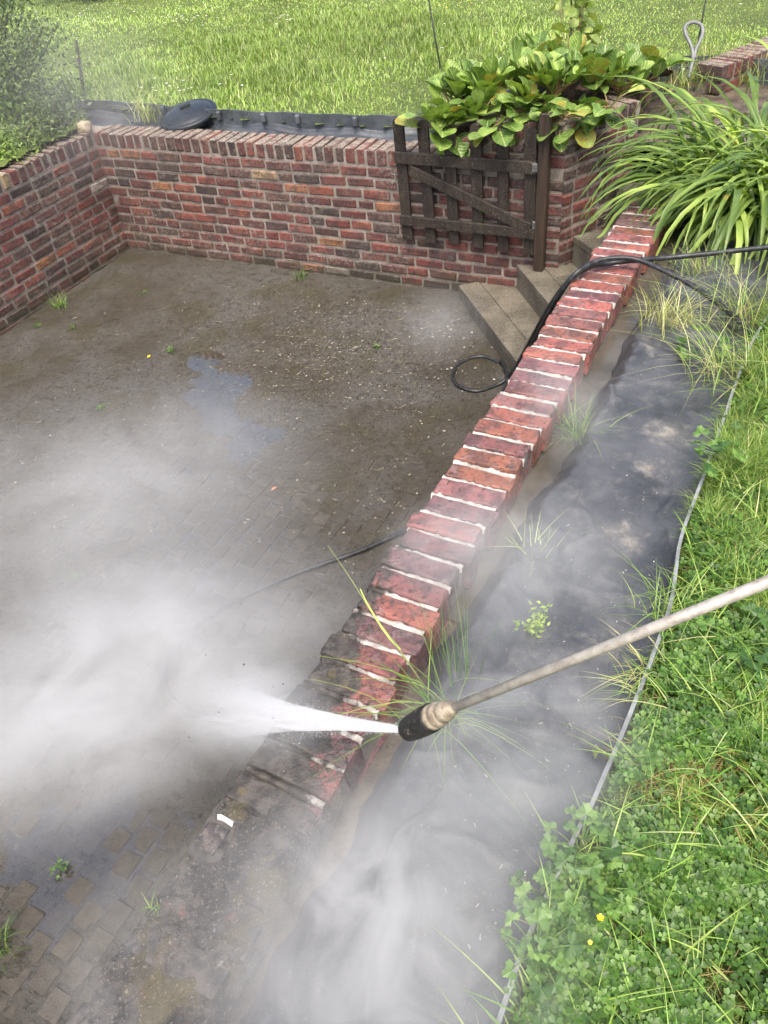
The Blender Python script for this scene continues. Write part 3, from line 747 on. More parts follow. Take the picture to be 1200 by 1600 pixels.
# =====================================================================================================
#                                            RODS, STONES
# =====================================================================================================
M_ROD = plain('rod_green_black', '1f2b22', .45, .2); M_RUST = plain('stake_iron', '2f2c2a', .6, .3, 40, .4, 90, c2='4a3b33')
def rod(name, label, cat, p, q, r, mat, n=6):
    Vt, Ft = tube([np.zeros(3), (np.array(q)-p)*.5, np.array(q)-p], [r, r*.95, r*.85], n); o = obj(name, mesh(name, Vt, Ft, mat, True), None, p); return tag(o, label, cat)
p = U(691, 122, -.12); rod('fence_rod', 'thin dark green rod leaning left behind the bergenia leaves', 'rod', p, AT(662, -45, DEP(p)-.15), .007, M_ROD)
p = U(1086, 92, -.05); rod('fence_rod', 'thin dark rod crossing the looped steel bar at the top right', 'rod', p, AT(1112, -50, DEP(p)-.2), .007, M_ROD)
p = U(134, 166, -.12); rod('metal_stake', 'short dark iron stake in front of the lawn beside the left shrub', 'stake', p, AT(119, 64, DEP(p)), .014, M_RUST)
b0 = U(1076, 122, -.06); D0 = DEP(b0)
lp = [b0]+[AT(x, y, D0-.02) for x, y in ((1080, 105), (1083, 90), (1080, 72), (1072, 55), (1070, 43), (1077, 36), (1087, 35), (1096, 40), (1098, 50), (1094, 64), (1087, 78), (1085, 92))]
Vt, Ft = tube(catmull(np.array(lp)-b0, 5), .013, 8); tag(obj('looped_bar', mesh('looped_bar', Vt, Ft, plain('steel_grey', '7f817f', .45, .2, 40, .2), True), None, b0), 'grey steel bar bent into a loop, standing behind the daylily', 'bar')
def stone(name, label, p, sx, sy, sz, c, c2, seed):
    bm = bmesh.new(); bmesh.ops.create_icosphere(bm, subdivisions=3, radius=1)
    for v in bm.verts:
        q = v.co.copy(); mx_ = max(abs(q.x), abs(q.y), abs(q.z)); q = q.lerp(q/mx_, .45)*(.8+.22*mnoise.noise(q*1.4+Vector((seed, 0, 0))))
        v.co = Vector((q.x*sx, q.y*sy, q.z*sz))
    o = obj(name, bm_mesh(name, bm, plain(name+'_stuff', c, .8, .4, 20, .7, 90, c2=c2), True), None, p); return tag(o, label, 'stone')
stone('stone', 'tan stone block on the corner of the brick walls below the left shrub', U(131, 199, -.06), .07, .06, .055, 'b5a68c', '8b7d66', 1)
stone('stone', 'reddish lump of stone against the lawn edging at the lower right', U(822, 1385, -.075), .022, .018, .014, '9a6b5c', '7a5a50', 4)
stone('stone', 'small pale grey stone on the fabric near the lower lawn edging', U(803, 1410, -.085), .011, .010, .008, 'b8bcbd', '9a9d9e', 6)

# raised terrace of soil inside the planter
V = []; n_ = 40
for i in range(n_):
    for j in range(26):
        u_ = i/(n_-1); v = j/25
        a = (CORNER+BDIR*3.0+pnorm*.10)*(1-u_)+(K_+ODIR*(OL+.25)+pnorm*.10)*u_
        mid = K_+pnorm*.17
        a = (1-u_)**2*(CORNER+BDIR*2.95+pnorm*.2)+2*u_*(1-u_)*(mid+np.array([.1, .05, 0]))+u_**2*(K_+ODIR*(OL+.2)+np.array([-ODIR[1], ODIR[0], 0])*.12)
        p = a+pnorm*v*1.15
        V.append((p[0], p[1], -.06+.17*sstep(0, .15, v)*sstep(0, .2, u_)*sstep(1., .45, v)+.035*fbm(p[0]*5, p[1]*5, 0, 3)))
i = (np.arange(n_-1)[:, None]*26+np.arange(25)[None]).ravel()
k = NT('bark_soil'); n1 = k.noise(40, 5, .7); n2 = k.noise(110, 4, .7); k.base(k.mix(k.rng(n1, .4, .62), lin('2c241d'), lin('6b4f40'))); k.rough(.85); k.bump(k.math('ADD', n1, n2), 1., .02)
tag(obj('planter_soil', mesh('planter_soil', V, np.stack([i, i+26, i+27, i+1], 1), k.m, True)), kind='structure')
# =====================================================================================================
#                                            PLANTS
# =====================================================================================================
def blades(base, h, width, azm, lean, col, seg=2, tipz=.75, up=None):
    """numpy grass: base (N,3), returns V, F(tri), C"""
    N = len(base); fr_ = np.linspace(0, 1, seg+1); d = np.stack([np.cos(azm), np.sin(azm), 0*azm], 1); s_ = np.stack([-np.sin(azm), np.cos(azm), 0*azm], 1)
    rows = []
    for f in fr_:
        hor = lean*h*f**1.8; ver = h*(f-(.45*np.clip(lean, 0, 1.4))*f**2.2)
        c = base+d*hor[:, None]; c[:, 2] += ver
        w = width*(1-f**1.6)*.5 if f > 0 else width*.4
        if f < 1: rows += [c-s_*np.broadcast_to(w, (N,))[:, None], c+s_*np.broadcast_to(w, (N,))[:, None]]
        else: rows += [c]
    V = np.stack(rows, 1); nvv = V.shape[1]; o = (np.arange(N)*nvv)[:, None]; Fs = []
    for q in range(seg-1): Fs += [(2*q, 2*q+1, 2*q+3), (2*q, 2*q+3, 2*q+2)]
    Fs.append((2*seg-2, 2*seg-1, 2*seg)); Fs = np.array(Fs)
    Ft = (o[:, :, None]+Fs[None]).reshape(-1, 3)
    shade = np.linspace(.8, 1.08, nvv)[None, :, None]
    return V.reshape(-1, 3), Ft, (col[:, None, :]*np.ones((1, nvv, 1))).reshape(-1, 3)
def join(parts):
    V = []; Fc = []; C = []; o = 0
    for v, f, c in parts: V.append(v); Fc.append(f+o); C.append(c); o += len(v)
    return np.vstack(V), np.vstack(Fc), np.vstack(C)
def pal(N, cols, w=None, jit=.18):
    c = np.array([lin(x)[:3] for x in cols]); i = rng.choice(len(c), N, p=w); a = c[i]*(1+rng.uniform(-jit, jit, (N, 1))); return a*(1+rng.uniform(-.06, .06, (N, 3)))
def blade_obj(name, V, Fc, C, parent=None, loc=None):
    me = mesh(name, V, Fc, M_BLADE); set_col(me, C); return obj(name, me, parent, loc)

# ---- far lawn blades
N = 230000
dep = 5.5+(rng.random(N)**.85)*13.7
u_ = rng.uniform(-.62, .62, N)
xx = u_*dep*1.05; yy = dep
pit2 = inpoly(FBED, xx, yy) | inpoly(PIT, xx, yy); _s, _t = toST(np.stack([xx, yy], 1)); kp = ~pit2 & ((_s > .9) | (_t < -4.5))
xx, yy = xx[kp], yy[kp]; gp = PX(np.stack([xx, yy, 0*xx], 1)); kp = (gp[:, 0] > -80) & (gp[:, 0] < 1280) & (gp[:, 1] > -120)
# near side right lawn is made separately
kp &= ~((yy < 6.0) & (xx > 1)); xx, yy = xx[kp], yy[kp]; N = len(xx)
nz = np.array([fbm(a*.55, b_*.55, 2, 3) for a, b_ in zip(xx, yy)]); nz2 = np.array([fbm(a*2.3, b_*2.3, 7, 2) for a, b_ in zip(xx, yy)])
gp = PX(np.stack([xx, yy, 0*xx], 1)); long_ = np.zeros(N)
for px_, py_, rx, ry in ((420, 110, 130, 45), (560, 60, 80, 30), (380, 75, 120, 35), (680, 60, 110, 45), (330, 130, 60, 30), (200, 120, 60, 40), (600, 30, 200, 20)):
    long_ = np.maximum(long_, np.exp(-((gp[:, 0]-px_)/rx)**2-((gp[:, 1]-py_)/ry)**2))
long_ = np.clip(long_*(1+1.2*nz2), 0, 1)
h = rng.uniform(.015, .038, N)*(1+.5*nz)+long_*rng.uniform(.03, .12, N)
col = pal(N, ['a9c464', '98b656', 'bccd7a', '86a84e', 'd0d898'], [.3, .3, .18, .14, .08])
col *= (1+.30*nz+.22*nz2)[:, None]; col = col*(1-.38*long_[:, None])
wd = .0055+.0011*yy*.5
base = np.stack([xx, yy, ground_z(xx, yy)-.005], 1)
V, Fc, C = blades(base, h, wd, rng.uniform(0, 6.28, N), rng.uniform(.2, 1.1, N), col, 2)
tag(blade_obj('lawn_grass', V, Fc, C), 'sunlit green grass of the far lawn', 'grass', kind='stuff')
# daisies and buttercups dotted over it
parts = []
for px_, py_, sx, sy, nn, hexc in ((290, 28, 60, 12, 40, 'f2f0ea'), (440, 30, 20, 6, 14, 'efe6e0'), (160, 30, 60, 20, 20, 'f2f0ea'), (700, 10, 40, 10, 16, 'e8d23a'), (280, 140, 70, 14, 16, 'f2f0ea'), (800, 60, 300, 40, 14, 'f2f0ea')):
    for _ in range(nn):
        p = U(px_+random.gauss(0, sx*.6), py_+random.gauss(0, sy*.6), -.0); p[2] = ground_z(p[0], p[1])+random.uniform(.05, .1); r = random.uniform(.009, .016)
        V6 = np.array([p]+[p+np.array([r*math.cos(a), r*math.sin(a), .004]) for a in np.arange(6)*math.pi/3]); parts.append((V6, np.array([(0, q+1, (q+1) % 6+1) for q in range(6)]), np.tile(lin(hexc)[:3], (7, 1))))
V, Fc, C = join(parts); tag(blade_obj('lawn_flowers', V, Fc, C), 'tiny white and yellow flowers scattered over the far lawn', 'flowers', kind='stuff')

# ---- near lawn: long blades, clover and buttercup leaves
LAWNP = [tuple(p[:2]) for p in EDGE_S]+[(-1, -2), (4, -2), (5, 6)]
def near_pts(n, lo=(900, 300), hi=(1260, 1660), wfun=None):
    out = []
    while sum(map(len, out)) < n:
        x = rng.uniform(0, 2.6, n*2); y = rng.uniform(.15, 3.2, n*2)
        kp = inpoly(LAWNP, x, y); x, y = x[kp], y[kp]; g = PX(np.stack([x, y, 0*x-.03], 1))
        kp = (g[:, 0] < 1300) & (g[:, 1] < 1720) & (g[:, 2] > .3)
        dE = np.min(np.hypot(x[:, None]-EDGE_S[None, ::2, 0], y[:, None]-EDGE_S[None, ::2, 1]), 1); kp &= rng.random(len(x)) < sstep(.012, .05, dE)+.06
        if wfun is not None: kp &= rng.random(len(x)) < wfun(g, x, y)
        out.append(np.stack([x[kp], y[kp], ground_z(x[kp], y[kp])], 1))
    return np.vstack(out)[:n]
def clov(n, P, size, zr, cols, w):
    """trefoil leaves: three notched leaflets each"""
    N = len(P); cz = P.copy(); cz[:, 2] += rng.uniform(*zr, N); a0 = rng.uniform(0, 6.28, N); sz = size*rng.uniform(.6, 1.25, N); C0 = pal(N, cols, w)
    tx = rng.uniform(-.4, .4, (N, 2)); Vs = []; Fs = []; Cs = []
    shp = np.array([(0, 0), (.45, -.42), (.95, -.36), (.86, 0), (.95, .36), (.45, .42)]); tri = np.array([(0, 1, 3), (1, 2, 3), (0, 3, 5), (3, 4, 5)])
    for q in range(3):
        a = a0+q*2.094; ca, sa = np.cos(a), np.sin(a)
        lx = shp[None, :, 0]*sz[:, None]; ly = shp[None, :, 1]*sz[:, None]
        X_ = lx*ca[:, None]-ly*sa[:, None]; Y_ = lx*sa[:, None]+ly*ca[:, None]
        Z_ = X_*tx[:, :1]+Y_*tx[:, 1:]+.28*np.abs(ly)+.12*lx
        Vq = np.stack([cz[:, None, 0]+X_, cz[:, None, 1]+Y_, cz[:, None, 2]+Z_], 2).reshape(-1, 3)
        o = (np.arange(N)*6)[:, None, None]; Vs.append(Vq); Fs.append((o+tri[None]).reshape(-1, 3)); cc = np.repeat(C0, 6, 0)*np.tile([.8, 1, 1.08, 1, 1.08, 1], N)[:, None]; Cs.append(cc)
    return join(list(zip(Vs, Fs, Cs)))
low = lambda g: sstep(900, 1250, g[:, 1])
P = near_pts(46000, wfun=lambda g, x, y: 1-.62*low(g))
g = PX(P); hh = rng.uniform(.02, .075, len(P))*(1.0+.6*sstep(1000, 600, g[:, 1])); 
nzz = np.array([fbm(a*6, b_*6, 1, 3) for a, b_ in P[:, :2]]); col = pal(len(P), ['728d3c', '5d7a30', '88a04c', '4b692b', 'a3b168', 'b9ad7c'], [.3, .27, .18, .14, .08, .03])*(1+.5*nzz)[:, None]
V1 = blades(P, hh*(1+.8*nzz), rng.uniform(.0022, .0042, len(P)), rng.uniform(0, 6.28, len(P)), rng.uniform(.2, 1.2, len(P)), col, 3)
P = near_pts(900); hh = rng.uniform(.08, .17, len(P)); col = pal(len(P), ['8fb04c', 'a7bf63', '6f9a3c', 'c0c78a'], [.4, .3, .2, .1])
V2 = blades(P, hh, rng.uniform(.003, .0055, len(P)), rng.uniform(0, 6.28, len(P)), rng.uniform(.7, 1.5, len(P)), col, 5)
tag(blade_obj('lawn_grass', *join([V1, V2])), 'lush green grass of the near lawn at the right', 'grass', kind='stuff')
P = near_pts(17000, wfun=lambda g, x, y: (.2+.8*low(g))*np.clip(.55+1.5*np.array([fbm(a*5, b_*5, 4, 2) for a, b_ in zip(x, y)]), .05, 1))
V3 = clov(0, P, .0120, (.012, .06), ['567a30', '48692a', '6c8f40', '3c5c26'], [.35, .3, .2, .15])
tag(blade_obj('clover', *V3), 'clover leaves growing thick in the near lawn', 'clover', kind='stuff')
P = near_pts(900); col = pal(len(P), ['b3a06f', '9b875a', 'c9bd92']); V4 = blades(P, rng.uniform(.04, .10, len(P)), np.full(len(P), .0025), rng.uniform(0, 6.28, len(P)), rng.uniform(1.0, 1.6, len(P)), col, 3)
tag(blade_obj('dry_grass', *V4), 'dry straw-coloured grass lying in the near lawn', 'grass', kind='stuff')

# lobed leaves (buttercup): one leaf mesh each
def lobed(seed, size):
    r = random.Random(seed); out = [(0, 0, 0)]; n = 19
    for i in range(n):
        a = -2.3+4.6*i/(n-1); lob = .62+.38*abs(math.cos(a*1.95)); tooth = 1+.10*math.cos(i*math.pi)
        rr = size*lob*tooth; out.append((rr*math.cos(a), rr*math.sin(a), size*(.10*math.cos(a*3.9)+.05*r.uniform(-1, 1))))
    return mesh('leaf', out, [(0, i, i+1) for i in range(1, n)], M_BUT)
M_BUT = leaf_mat('buttercup_leaf', '46692b', rough=.45, trans=.2, c2='5f8238', scale=30)
LB = [lobed(i, .021) for i in range(4)]; M_STEM = plain('green_stem', '6d8a45', .5, .3)
def leafy_weed(label, p, spread, n, hgt, scl=1., cat='weed', name='buttercup_plant', group=None, lean=(0, 0)):
    root = thing(name, label, cat, p, group=group); r = random.Random(hash(label) % 9999 if False else sum(map(ord, label)))
    pieces = []
    for i in range(n):
        a = r.uniform(0, 6.28); d = spread*math.sqrt(r.random()); q = np.array([d*math.cos(a)+lean[0], d*math.sin(a)+lean[1], hgt*r.uniform(.4, 1)])
        Vt, Ft = tube(catmull([(0, 0, -.01), q*np.array([.5, .5, .75]), q], 3), .0011, 4, False); pieces.append((Vt, Ft))
        obj('leaf', LB[i % 4], root, q, (r.uniform(-.45, .45), r.uniform(-.45, .35), a+r.uniform(-.7, .7)), (scl*r.uniform(.6, 1.15),)*3)
    Vs = []; Fs = []; o = 0
    for v, f in pieces: Vs.append(v); Fs += [tuple(x+o for x in ff_) for ff_ in f]; o += len(v)
    obj('stem', mesh('stem', np.vstack(Vs), Fs, M_STEM), root); return root
leafy_weed('buttercup leaves hanging over the edging beside the reddish stone', U(845, 1400, -.04), .05, 16, .06)
leafy_weed('buttercup leaves spreading over the middle of the lower lawn edge', U(905, 1330, -.03), .07, 24, .06)
leafy_weed('buttercup leaves at the lawn edge near the bottom of the picture', U(838, 1490, -.03), .07, 22, .06)
leafy_weed('dense lobed leaves in the lawn above the yellow buttercup flower', U(925, 1400, -.03), .07, 22, .055)
leafy_weed('large lobed leaves in the lawn right of the straw tuft at the edging bend', U(1150, 740, -.03), .16, 16, .09, 1.35)
leafy_weed('lobed leaves at the right edge of the lawn beneath the steel lance', U(1150, 1010, -.03), .12, 16, .06, 1.3)
leafy_weed('broad green leaves under the pale grass tuft below the hose', U(1095, 560, -.08), .10, 11, .08, 1.5)
def flower(label, p, r_, hexc, petals=5, hgt=.05):
    root = thing('buttercup_flower', label, 'flower', (p[0], p[1], p[2])); mt = plain('petal_yellow', hexc, .35, .1)
    Vt, Ft = tube(catmull([(0, 0, 0), (.003, .002, hgt*.6), (0, 0, hgt)], 3), .001, 5); obj('stem', mesh('stem', Vt, Ft, M_STEM), root)
    for i in range(petals):
        a = 6.283*i/petals; Vp = [(0, 0, 0), (.6*r_, -.42*r_, .2*r_), (r_, -.25*r_, .38*r_), (1.02*r_, .25*r_, .38*r_), (.6*r_, .42*r_, .2*r_), (.6*r_, 0, .12*r_)]
        obj('petal', mesh('petal', Vp, [(0, 1, 5), (1, 2, 3, 5), (3, 4, 5), (0, 5, 4)], mt), root, (0, 0, hgt), (0, 0, a))
    Vl, Fl = lathe([(.25*r_, 0), (.25*r_, .15*r_), (.0, .28*r_)], 8); obj('centre', mesh('centre', Vl, Fl, mt), root, (0, 0, hgt))
flower('open yellow buttercup flower in the clover at the lower right', U(938, 1434, .03)-np.array([0, 0, .06]), .0065, 'f2d900', hgt=.06)
flower('half-closed yellow buttercup just below the open one', U(922, 1473, .02)-np.array([0, 0, .05]), .0045, 'd9d040', hgt=.05)

# ---- loose tufts of grass growing through fabric and joints
def tuft(label, p, n, h, spread, cols, lean=(.3, 1.2), width=(.002, .0035), bias=None, name='grass_tuft', seg=6, cat='grass tuft', bw_=1.):
    N = n; a = rng.uniform(0, 6.28, N)
    if bias is not None: a = bias+rng.normal(0, bw_, N)
    base = np.stack([rng.normal(0, spread, N), rng.normal(0, spread, N), np.full(N, -.01)], 1)
    v = blades(base, rng.uniform(h[0], h[1], N), rng.uniform(width[0], width[1], N), a, rng.uniform(lean[0], lean[1], N), pal(N, cols), seg)
    o = blade_obj(name, *v, None, p); return tag(o, label, cat)
GR = ['7d9c46', '92b257', '66883c', 'a9bb70']; STRAW = ['c6bf87', 'b5b06e', 'a9b765', '8f9a50', 'd6cfa0']; DARK = ['4d6b33', '5e7d3b', '6f8f45']
tuft('long green grass tuft on the fabric right under the spray nozzle', U(690, 1125, -.07), 62, (.14, .36), .022, ['8fae4e', '7d9c46', 'a9c060', '66883c'], (.5, 1.4), (.002, .0038), bias=-2.3, bw_=1.25)
tuft('dark upright grass stalks rising behind the spray nozzle', U(715, 1060, -.07), 26, (.22, .36), .03, DARK, (.05, .5), (.0016, .0024), bias=math.pi*.55)
tuft('straw-coloured grass tuft on the fabric below the crossing hoses', U(1045, 510, -.09), 170, (.10, .26), .05, STRAW, (.4, 1.4), (.002, .004))
tuft('pale grass tuft in front of the daylily under the hose', U(1085, 440, -.11), 90, (.10, .24), .05, STRAW+GR, (.3, 1.3), (.002, .004))
tuft('long pale grass at the lawn corner right of the hoses', U(1165, 500, -.06), 150, (.14, .34), .07, STRAW+GR, (.3, 1.3), (.002, .004))
tuft('long arching grass hanging over the fabric at the upper edging', U(1140, 590, -.05), 120, (.16, .36), .07, GR+STRAW, (.5, 1.5), (.002, .0042), bias=math.pi, bw_=1.1)
tuft('green tuft between the low wall and the edge of the fabric', U(905, 690, -.13), 90, (.10, .26), .03, GR+DARK, (.2, 1.2), (.002, .004))
tuft('pale green weed blades at the fabric edge half hidden in mist', U(825, 880, -.13), 40, (.08, .20), .025, ['a9b86c', 'c0c98e', '8da457'], (.3, 1.2), (.003, .005))
tuft('tuft bending over the edging strip beside the lance', U(1045, 955, -.04), 90, (.07, .18), .035, GR, (.3, 1.4), (.002, .0035))
tuft('bright grass bent over the edging below the lance', U(1015, 1065, -.04), 70, (.06, .15), .03, STRAW+GR, (.7, 1.5), (.002, .0035), bias=math.pi, bw_=.9)
tuft('brown dried grass clump just inside the lawn below the lance', U(1060, 1190, -.03), 260, (.03, .08), .05, ['a88f5c', '8f7445', 'b9a673', '7c6238'], (.8, 1.6), (.0018, .003))
tuft('grass tuft at the foot of the left wall', U(95, 480, FLOOR), 50, (.08, .17), .03, DARK+GR, (.3, 1.2), (.004, .006))
tuft('small grass tuft at the foot of the back wall', U(472, 436, FLOOR+.01), 30, (.07, .14), .025, DARK, (.3, 1.2), (.004, .006))
tuft('dark green grass clump at the left border low in the picture', U(-4, 1480, FLOOR), 60, (.06, .13), .03, DARK, (.2, 1.0), (.003, .005))
tuft('small blade of grass standing on the dirty near end of the low wall', U(245, 1420, .0), 12, (.03, .06), .008, GR, (.2, .9), (.002, .003))
tuft('tall straw grass growing by the black lid against the far edging', U(232, 186, -.1), 70, (.15, .42), .05, ['c9c98f', 'b7c077', '9fb45e', 'dad7ae'], (.4, 1.4), (.004, .007))
tuft('fine grass behind the steel loop at the top right', U(1105, 100, -.06), 60, (.15, .36), .08, STRAW+GR, (.2, 1.0), (.004, .006))
tuft('green grass between the bergenia and the daylily', U(1055, 135, -.1), 120, (.10, .26), .10, GR+STRAW, (.3, 1.2), (.004, .007))
tuft('grass and weeds at the foot of the looped steel bar', U(1105, 128, -.12), 140, (.12, .30), .10, STRAW+GR, (.3, 1.2), (.004, .007))
tuft('rough grass behind the daylily at the right border', U(1170, 118, -.12), 160, (.14, .34), .12, GR+STRAW, (.3, 1.2), (.004, .007))
for lab, px_, py_, n_ in (('tiny green rosette on the silt near the middle of the back wall', 225, 461, 16), ('tiny weed on the silt left of the puddle', 115, 515, 18), ('small weed standing by the head of the puddle', 268, 550, 26), ('pale weed patch on the paving left of centre', 160, 640, 30), ('bright little weed at the far left of the patio', 60, 512, 18), ('small weed in the paving half hidden by spray mist', 118, 905, 26), ('small green rosette in the wet paving at the lower left', 93, 1358, 22), ('weed in the silt under the right part of the back wall', 590, 545, 20)):
    root = thing('patio_weed', lab, 'weed', U(px_, py_, FLOOR+.004), group='small weeds on the patio')
    r = random.Random(px_)
    for i in range(n_):
        a = r.uniform(0, 6.28); d = r.uniform(.006, .03); obj('leaf', LB[i % 4], root, (d*math.cos(a), d*math.sin(a), .006+r.uniform(0, .025)), (r.uniform(-.5, .5), r.uniform(-.7, .2), a), (.55, .28, .4))
# sprig with small yellow-green leaves on the fabric
root = thing('leafy_sprig', 'yellow-green leafy sprig on the fabric above the lance', 'weed', U(838, 1000, -.10)); r = random.Random(5); M_SPR = leaf_mat('sprig_leaf', 'a9bf4a', rough=.45, trans=.3, c2='8aa83c')
spl = mesh('leaf', [(0, 0, 0), (.006, -.0035, .001), (.014, 0, .002), (.006, .0035, .001)], [(0, 1, 2, 3)], M_SPR)
for i in range(9):
    a = r.uniform(0, 6.28); q = np.array([.06*math.cos(a)*r.random(), .06*math.sin(a)*r.random(), r.uniform(.05, .12)]); cv = catmull([(0, 0, -.01), q*.6, q], 4); Vt, Ft = tube(cv, .0009, 4, False); obj('stem', mesh('stem', Vt, Ft, M_STEM), root)
    for j in range(13): obj('leaf', spl, root, cv[min(len(cv)-1, 3+j % 6)]+np.array([r.uniform(-.014, .014), r.uniform(-.014, .014), r.uniform(-.006, .008)]), (r.uniform(-.6, .6), r.uniform(-.6, .3), r.uniform(0, 6.28)), (r.uniform(.8, 1.4),)*3)
# seed stalk bending across the cap
def stalk(name, label, P, r_, cols):
    P = [np.asarray(p) for p in P]; b0_ = P[0]; Vt, Ft = tube(catmull(np.array(P)-b0_, 6), np.linspace(r_, r_*.35, (len(P)-1)*6+1), 4); return tag(obj(name, mesh(name, Vt, Ft, leaf_mat(name+'_green', cols, rough=.5, trans=.2)), None, b0_), label, 'grass stalk')
stalk('grass_stalk', 'long pale seed stalk arching over the low wall above the nozzle', [U(690, 1110, -.09), AT(655, 1060, 1.62), AT(620, 1010, 1.58), AT(580, 955, 1.6), AT(545, 900, 1.66), AT(512, 852, 1.72)], .0022, 'b9c27e')
stalk('grass_stalk', 'short green seed stalk leaning on the low wall beside the long pale one', [AT(625, 1015, 1.585), AT(600, 985, 1.58), AT(575, 945, 1.58), AT(563, 920, 1.58)], .0030, 'a8bf5c')
stalk('grass_stalk', 'thin stalk lying over the fabric from the green tuft to the lawn edge', [U(945, 640, -.10), AT(990, 625, 2.9), AT(1040, 590, 2.95), AT(1085, 560, 3.0)], .002, '8fa85a')

# ---- bergenia
def berg_leaf(seed):
    r = random.Random(seed); L = 1.; nu_, nv_ = 8, 5; V = []; cup = r.uniform(.12, .32); bend = r.uniform(-.25, .35)
    for i in range(nu_):
        u_ = i/(nu_-1); w = .41*math.sin(math.pi*min(1, .03+u_**1.25*.90))**.60*(1 if u_ < 1 else .62)+.012
        for j in range(nv_):
            v = j/(nv_-1)*2-1; x = u_*L; y = v*w; z = cup*abs(v)**1.6*w*1.4-bend*u_*u_+.02*math.sin(u_*11+v*3+seed)
            V.append((x, y, z))
    Fc = [(i*nv_+j, (i+1)*nv_+j, (i+1)*nv_+j+1, i*nv_+j+1) for i in range(nu_-1) for j in range(nv_-1)]
    return mesh('leaf', V, Fc, M_BERG, True)
BL = [berg_leaf(i) for i in range(6)]
M_BST = plain('bergenia_stem', '8a8f55', .5, .3, c2='8f5f4a')
def bergenia(label, p, n, size, tilt=(.2, 1.0), lean=None, seed=0):
    root = thing('bergenia_plant', label, 'plant', p, group='bergenia plants in the raised planter'); r = random.Random(seed+50)
    n = int(n*1.7); size *= 1.12
    for i in range(n):
        a = i*2.4+r.uniform(-.4, .4)
        if lean is not None and r.random() < .7: a = lean+r.gauss(0, .7)
        ti = r.uniform(*tilt); L = size*r.uniform(.75, 1.25); st = size*r.uniform(.4, 1.0)
        d = np.array([math.cos(a)*math.cos(ti), math.sin(a)*math.cos(ti), math.sin(ti)]); q = d*st+np.array([r.uniform(-.07, .07), r.uniform(-.07, .07), .01])
        Vt, Ft = tube([np.zeros(3), q*.55+np.array([0, 0, st*.12]), q], [.005, .0045, .004], 5, False); obj('stalk', mesh('stalk', Vt, Ft, M_BST, True), root)
        o = obj('leaf', BL[i % 6], root, q, None, (L, L*r.uniform(.85, 1.15), L)); o.rotation_mode = 'XYZ'; o.rotation_euler = (r.uniform(-.5, .5), -ti*r.uniform(.5, 1.1)+r.uniform(-.1, .25), a+r.uniform(-.35, .35))
    return root
CAMD = math.atan2(-.9, -.25)     # towards the viewer
bergenia('bergenia tucked between the two left plants of the clump', U(708, 178, .03), 12, .13, (.3, 1.35), None, 11)
bergenia('bergenia in the middle of the clump behind the gate top', U(752, 188, .06), 12, .12, (.2, 1.3), CAMD, 12)
bergenia('bergenia just left of the gate post, behind the last pickets', U(832, 178, .10), 14, .125, (.2, 1.35), CAMD, 13)
bergenia('bergenia at the foot of the pale climber', U(900, 128, .10), 13, .13, (.6, 1.45), None, 14)
bergenia('bergenia between the climber and the rightmost plants', U(968, 148, .10), 12, .12, (.4, 1.4), None, 15)
bergenia('bergenia at the very back of the clump against the grass', U(838, 118, .08), 13, .13, (.7, 1.45), None, 16)
bergenia('leftmost bergenia, its big leaf hanging over the gate pickets', U(688, 205, .02), 11, .15, (-.5, .9), CAMD, 1)
bergenia('bergenia behind the leftmost one, against the far lawn', U(725, 165, .05), 12, .13, (.7, 1.45), None, 2)
bergenia('bergenia with tall upright leaves at the middle of the clump', U(765, 165, .08), 15, .14, (.7, 1.45), None, 3)
bergenia('bergenia with a large round leaf on the skyline of the clump', U(815, 150, .10), 15, .14, (.7, 1.45), None, 4)
bergenia('bergenia drooping over the top of the gate between the pickets', U(790, 192, .08), 11, .11, (-.6, .7), CAMD, 5)
bergenia('bergenia spilling over the wall cap beside the gate post', U(880, 185, .11), 16, .11, (-.7, .8), CAMD, 6)
bergenia('bergenia standing upright behind the gate post', U(865, 155, .12), 15, .135, (.7, 1.45), None, 7)
bergenia('bergenia with one big upright leaf, under the pale climber', U(930, 148, .12), 14, .14, (.7, 1.45), None, 8)
bergenia('bergenia at the right end of the planter wall with one withered leaf', U(950, 170, .12), 9, .11, (-.3, .7), CAMD, 9)
bergenia('rightmost bergenia, in front of the curved black edging', U(1005, 135, .06), 13, .12, (.7, 1.45), None, 10)

# ---- pale climber on its stake
cb = U(892, 108, .05); root = thing('climbing_shrub', 'pale leafy climber on a thin stake above the bergenia', 'shrub', cb); D0 = DEP(cb); r = random.Random(9)
Vt, Ft = tube([np.zeros(3), AT(893, -30, D0)-cb], .006, 6); obj('stake', mesh('stake', Vt, Ft, M_ROD, True), root)
vl = mesh('leaf', [(0, 0, 0), (.3, -.34, .05), (.62, -.30, .03), (1, 0, -.08), (.62, .30, .03), (.3, .34, .05), (.5, 0, -.02)], [(0, 1, 6), (1, 2, 6), (2, 3, 6), (3, 4, 6), (4, 5, 6), (5, 0, 6)], M_VINE)
for i in range(6):
    q = AT(895+r.uniform(-28, 28), r.uniform(-20, 60), D0)-cb; cv = catmull([np.zeros(3), q*.5+np.array([r.uniform(-.03, .03), 0, 0]), q], 6); Vt, Ft = tube(cv, .0035, 5, False); obj('stem', mesh('stem', Vt, Ft, M_BST), root)
for i in range(130):
    py_ = r.uniform(-25, 112); wx = 26-.05*py_ if py_ < 60 else 30; q = AT(900+r.gauss(0, wx*.62), py_, D0+r.gauss(0, .10))-cb
    obj('leaf', vl, root, q, (r.uniform(-.9, .9), r.uniform(-.4, 1.0), r.uniform(0, 6.28)), (r.uniform(.07, .125),)*3)

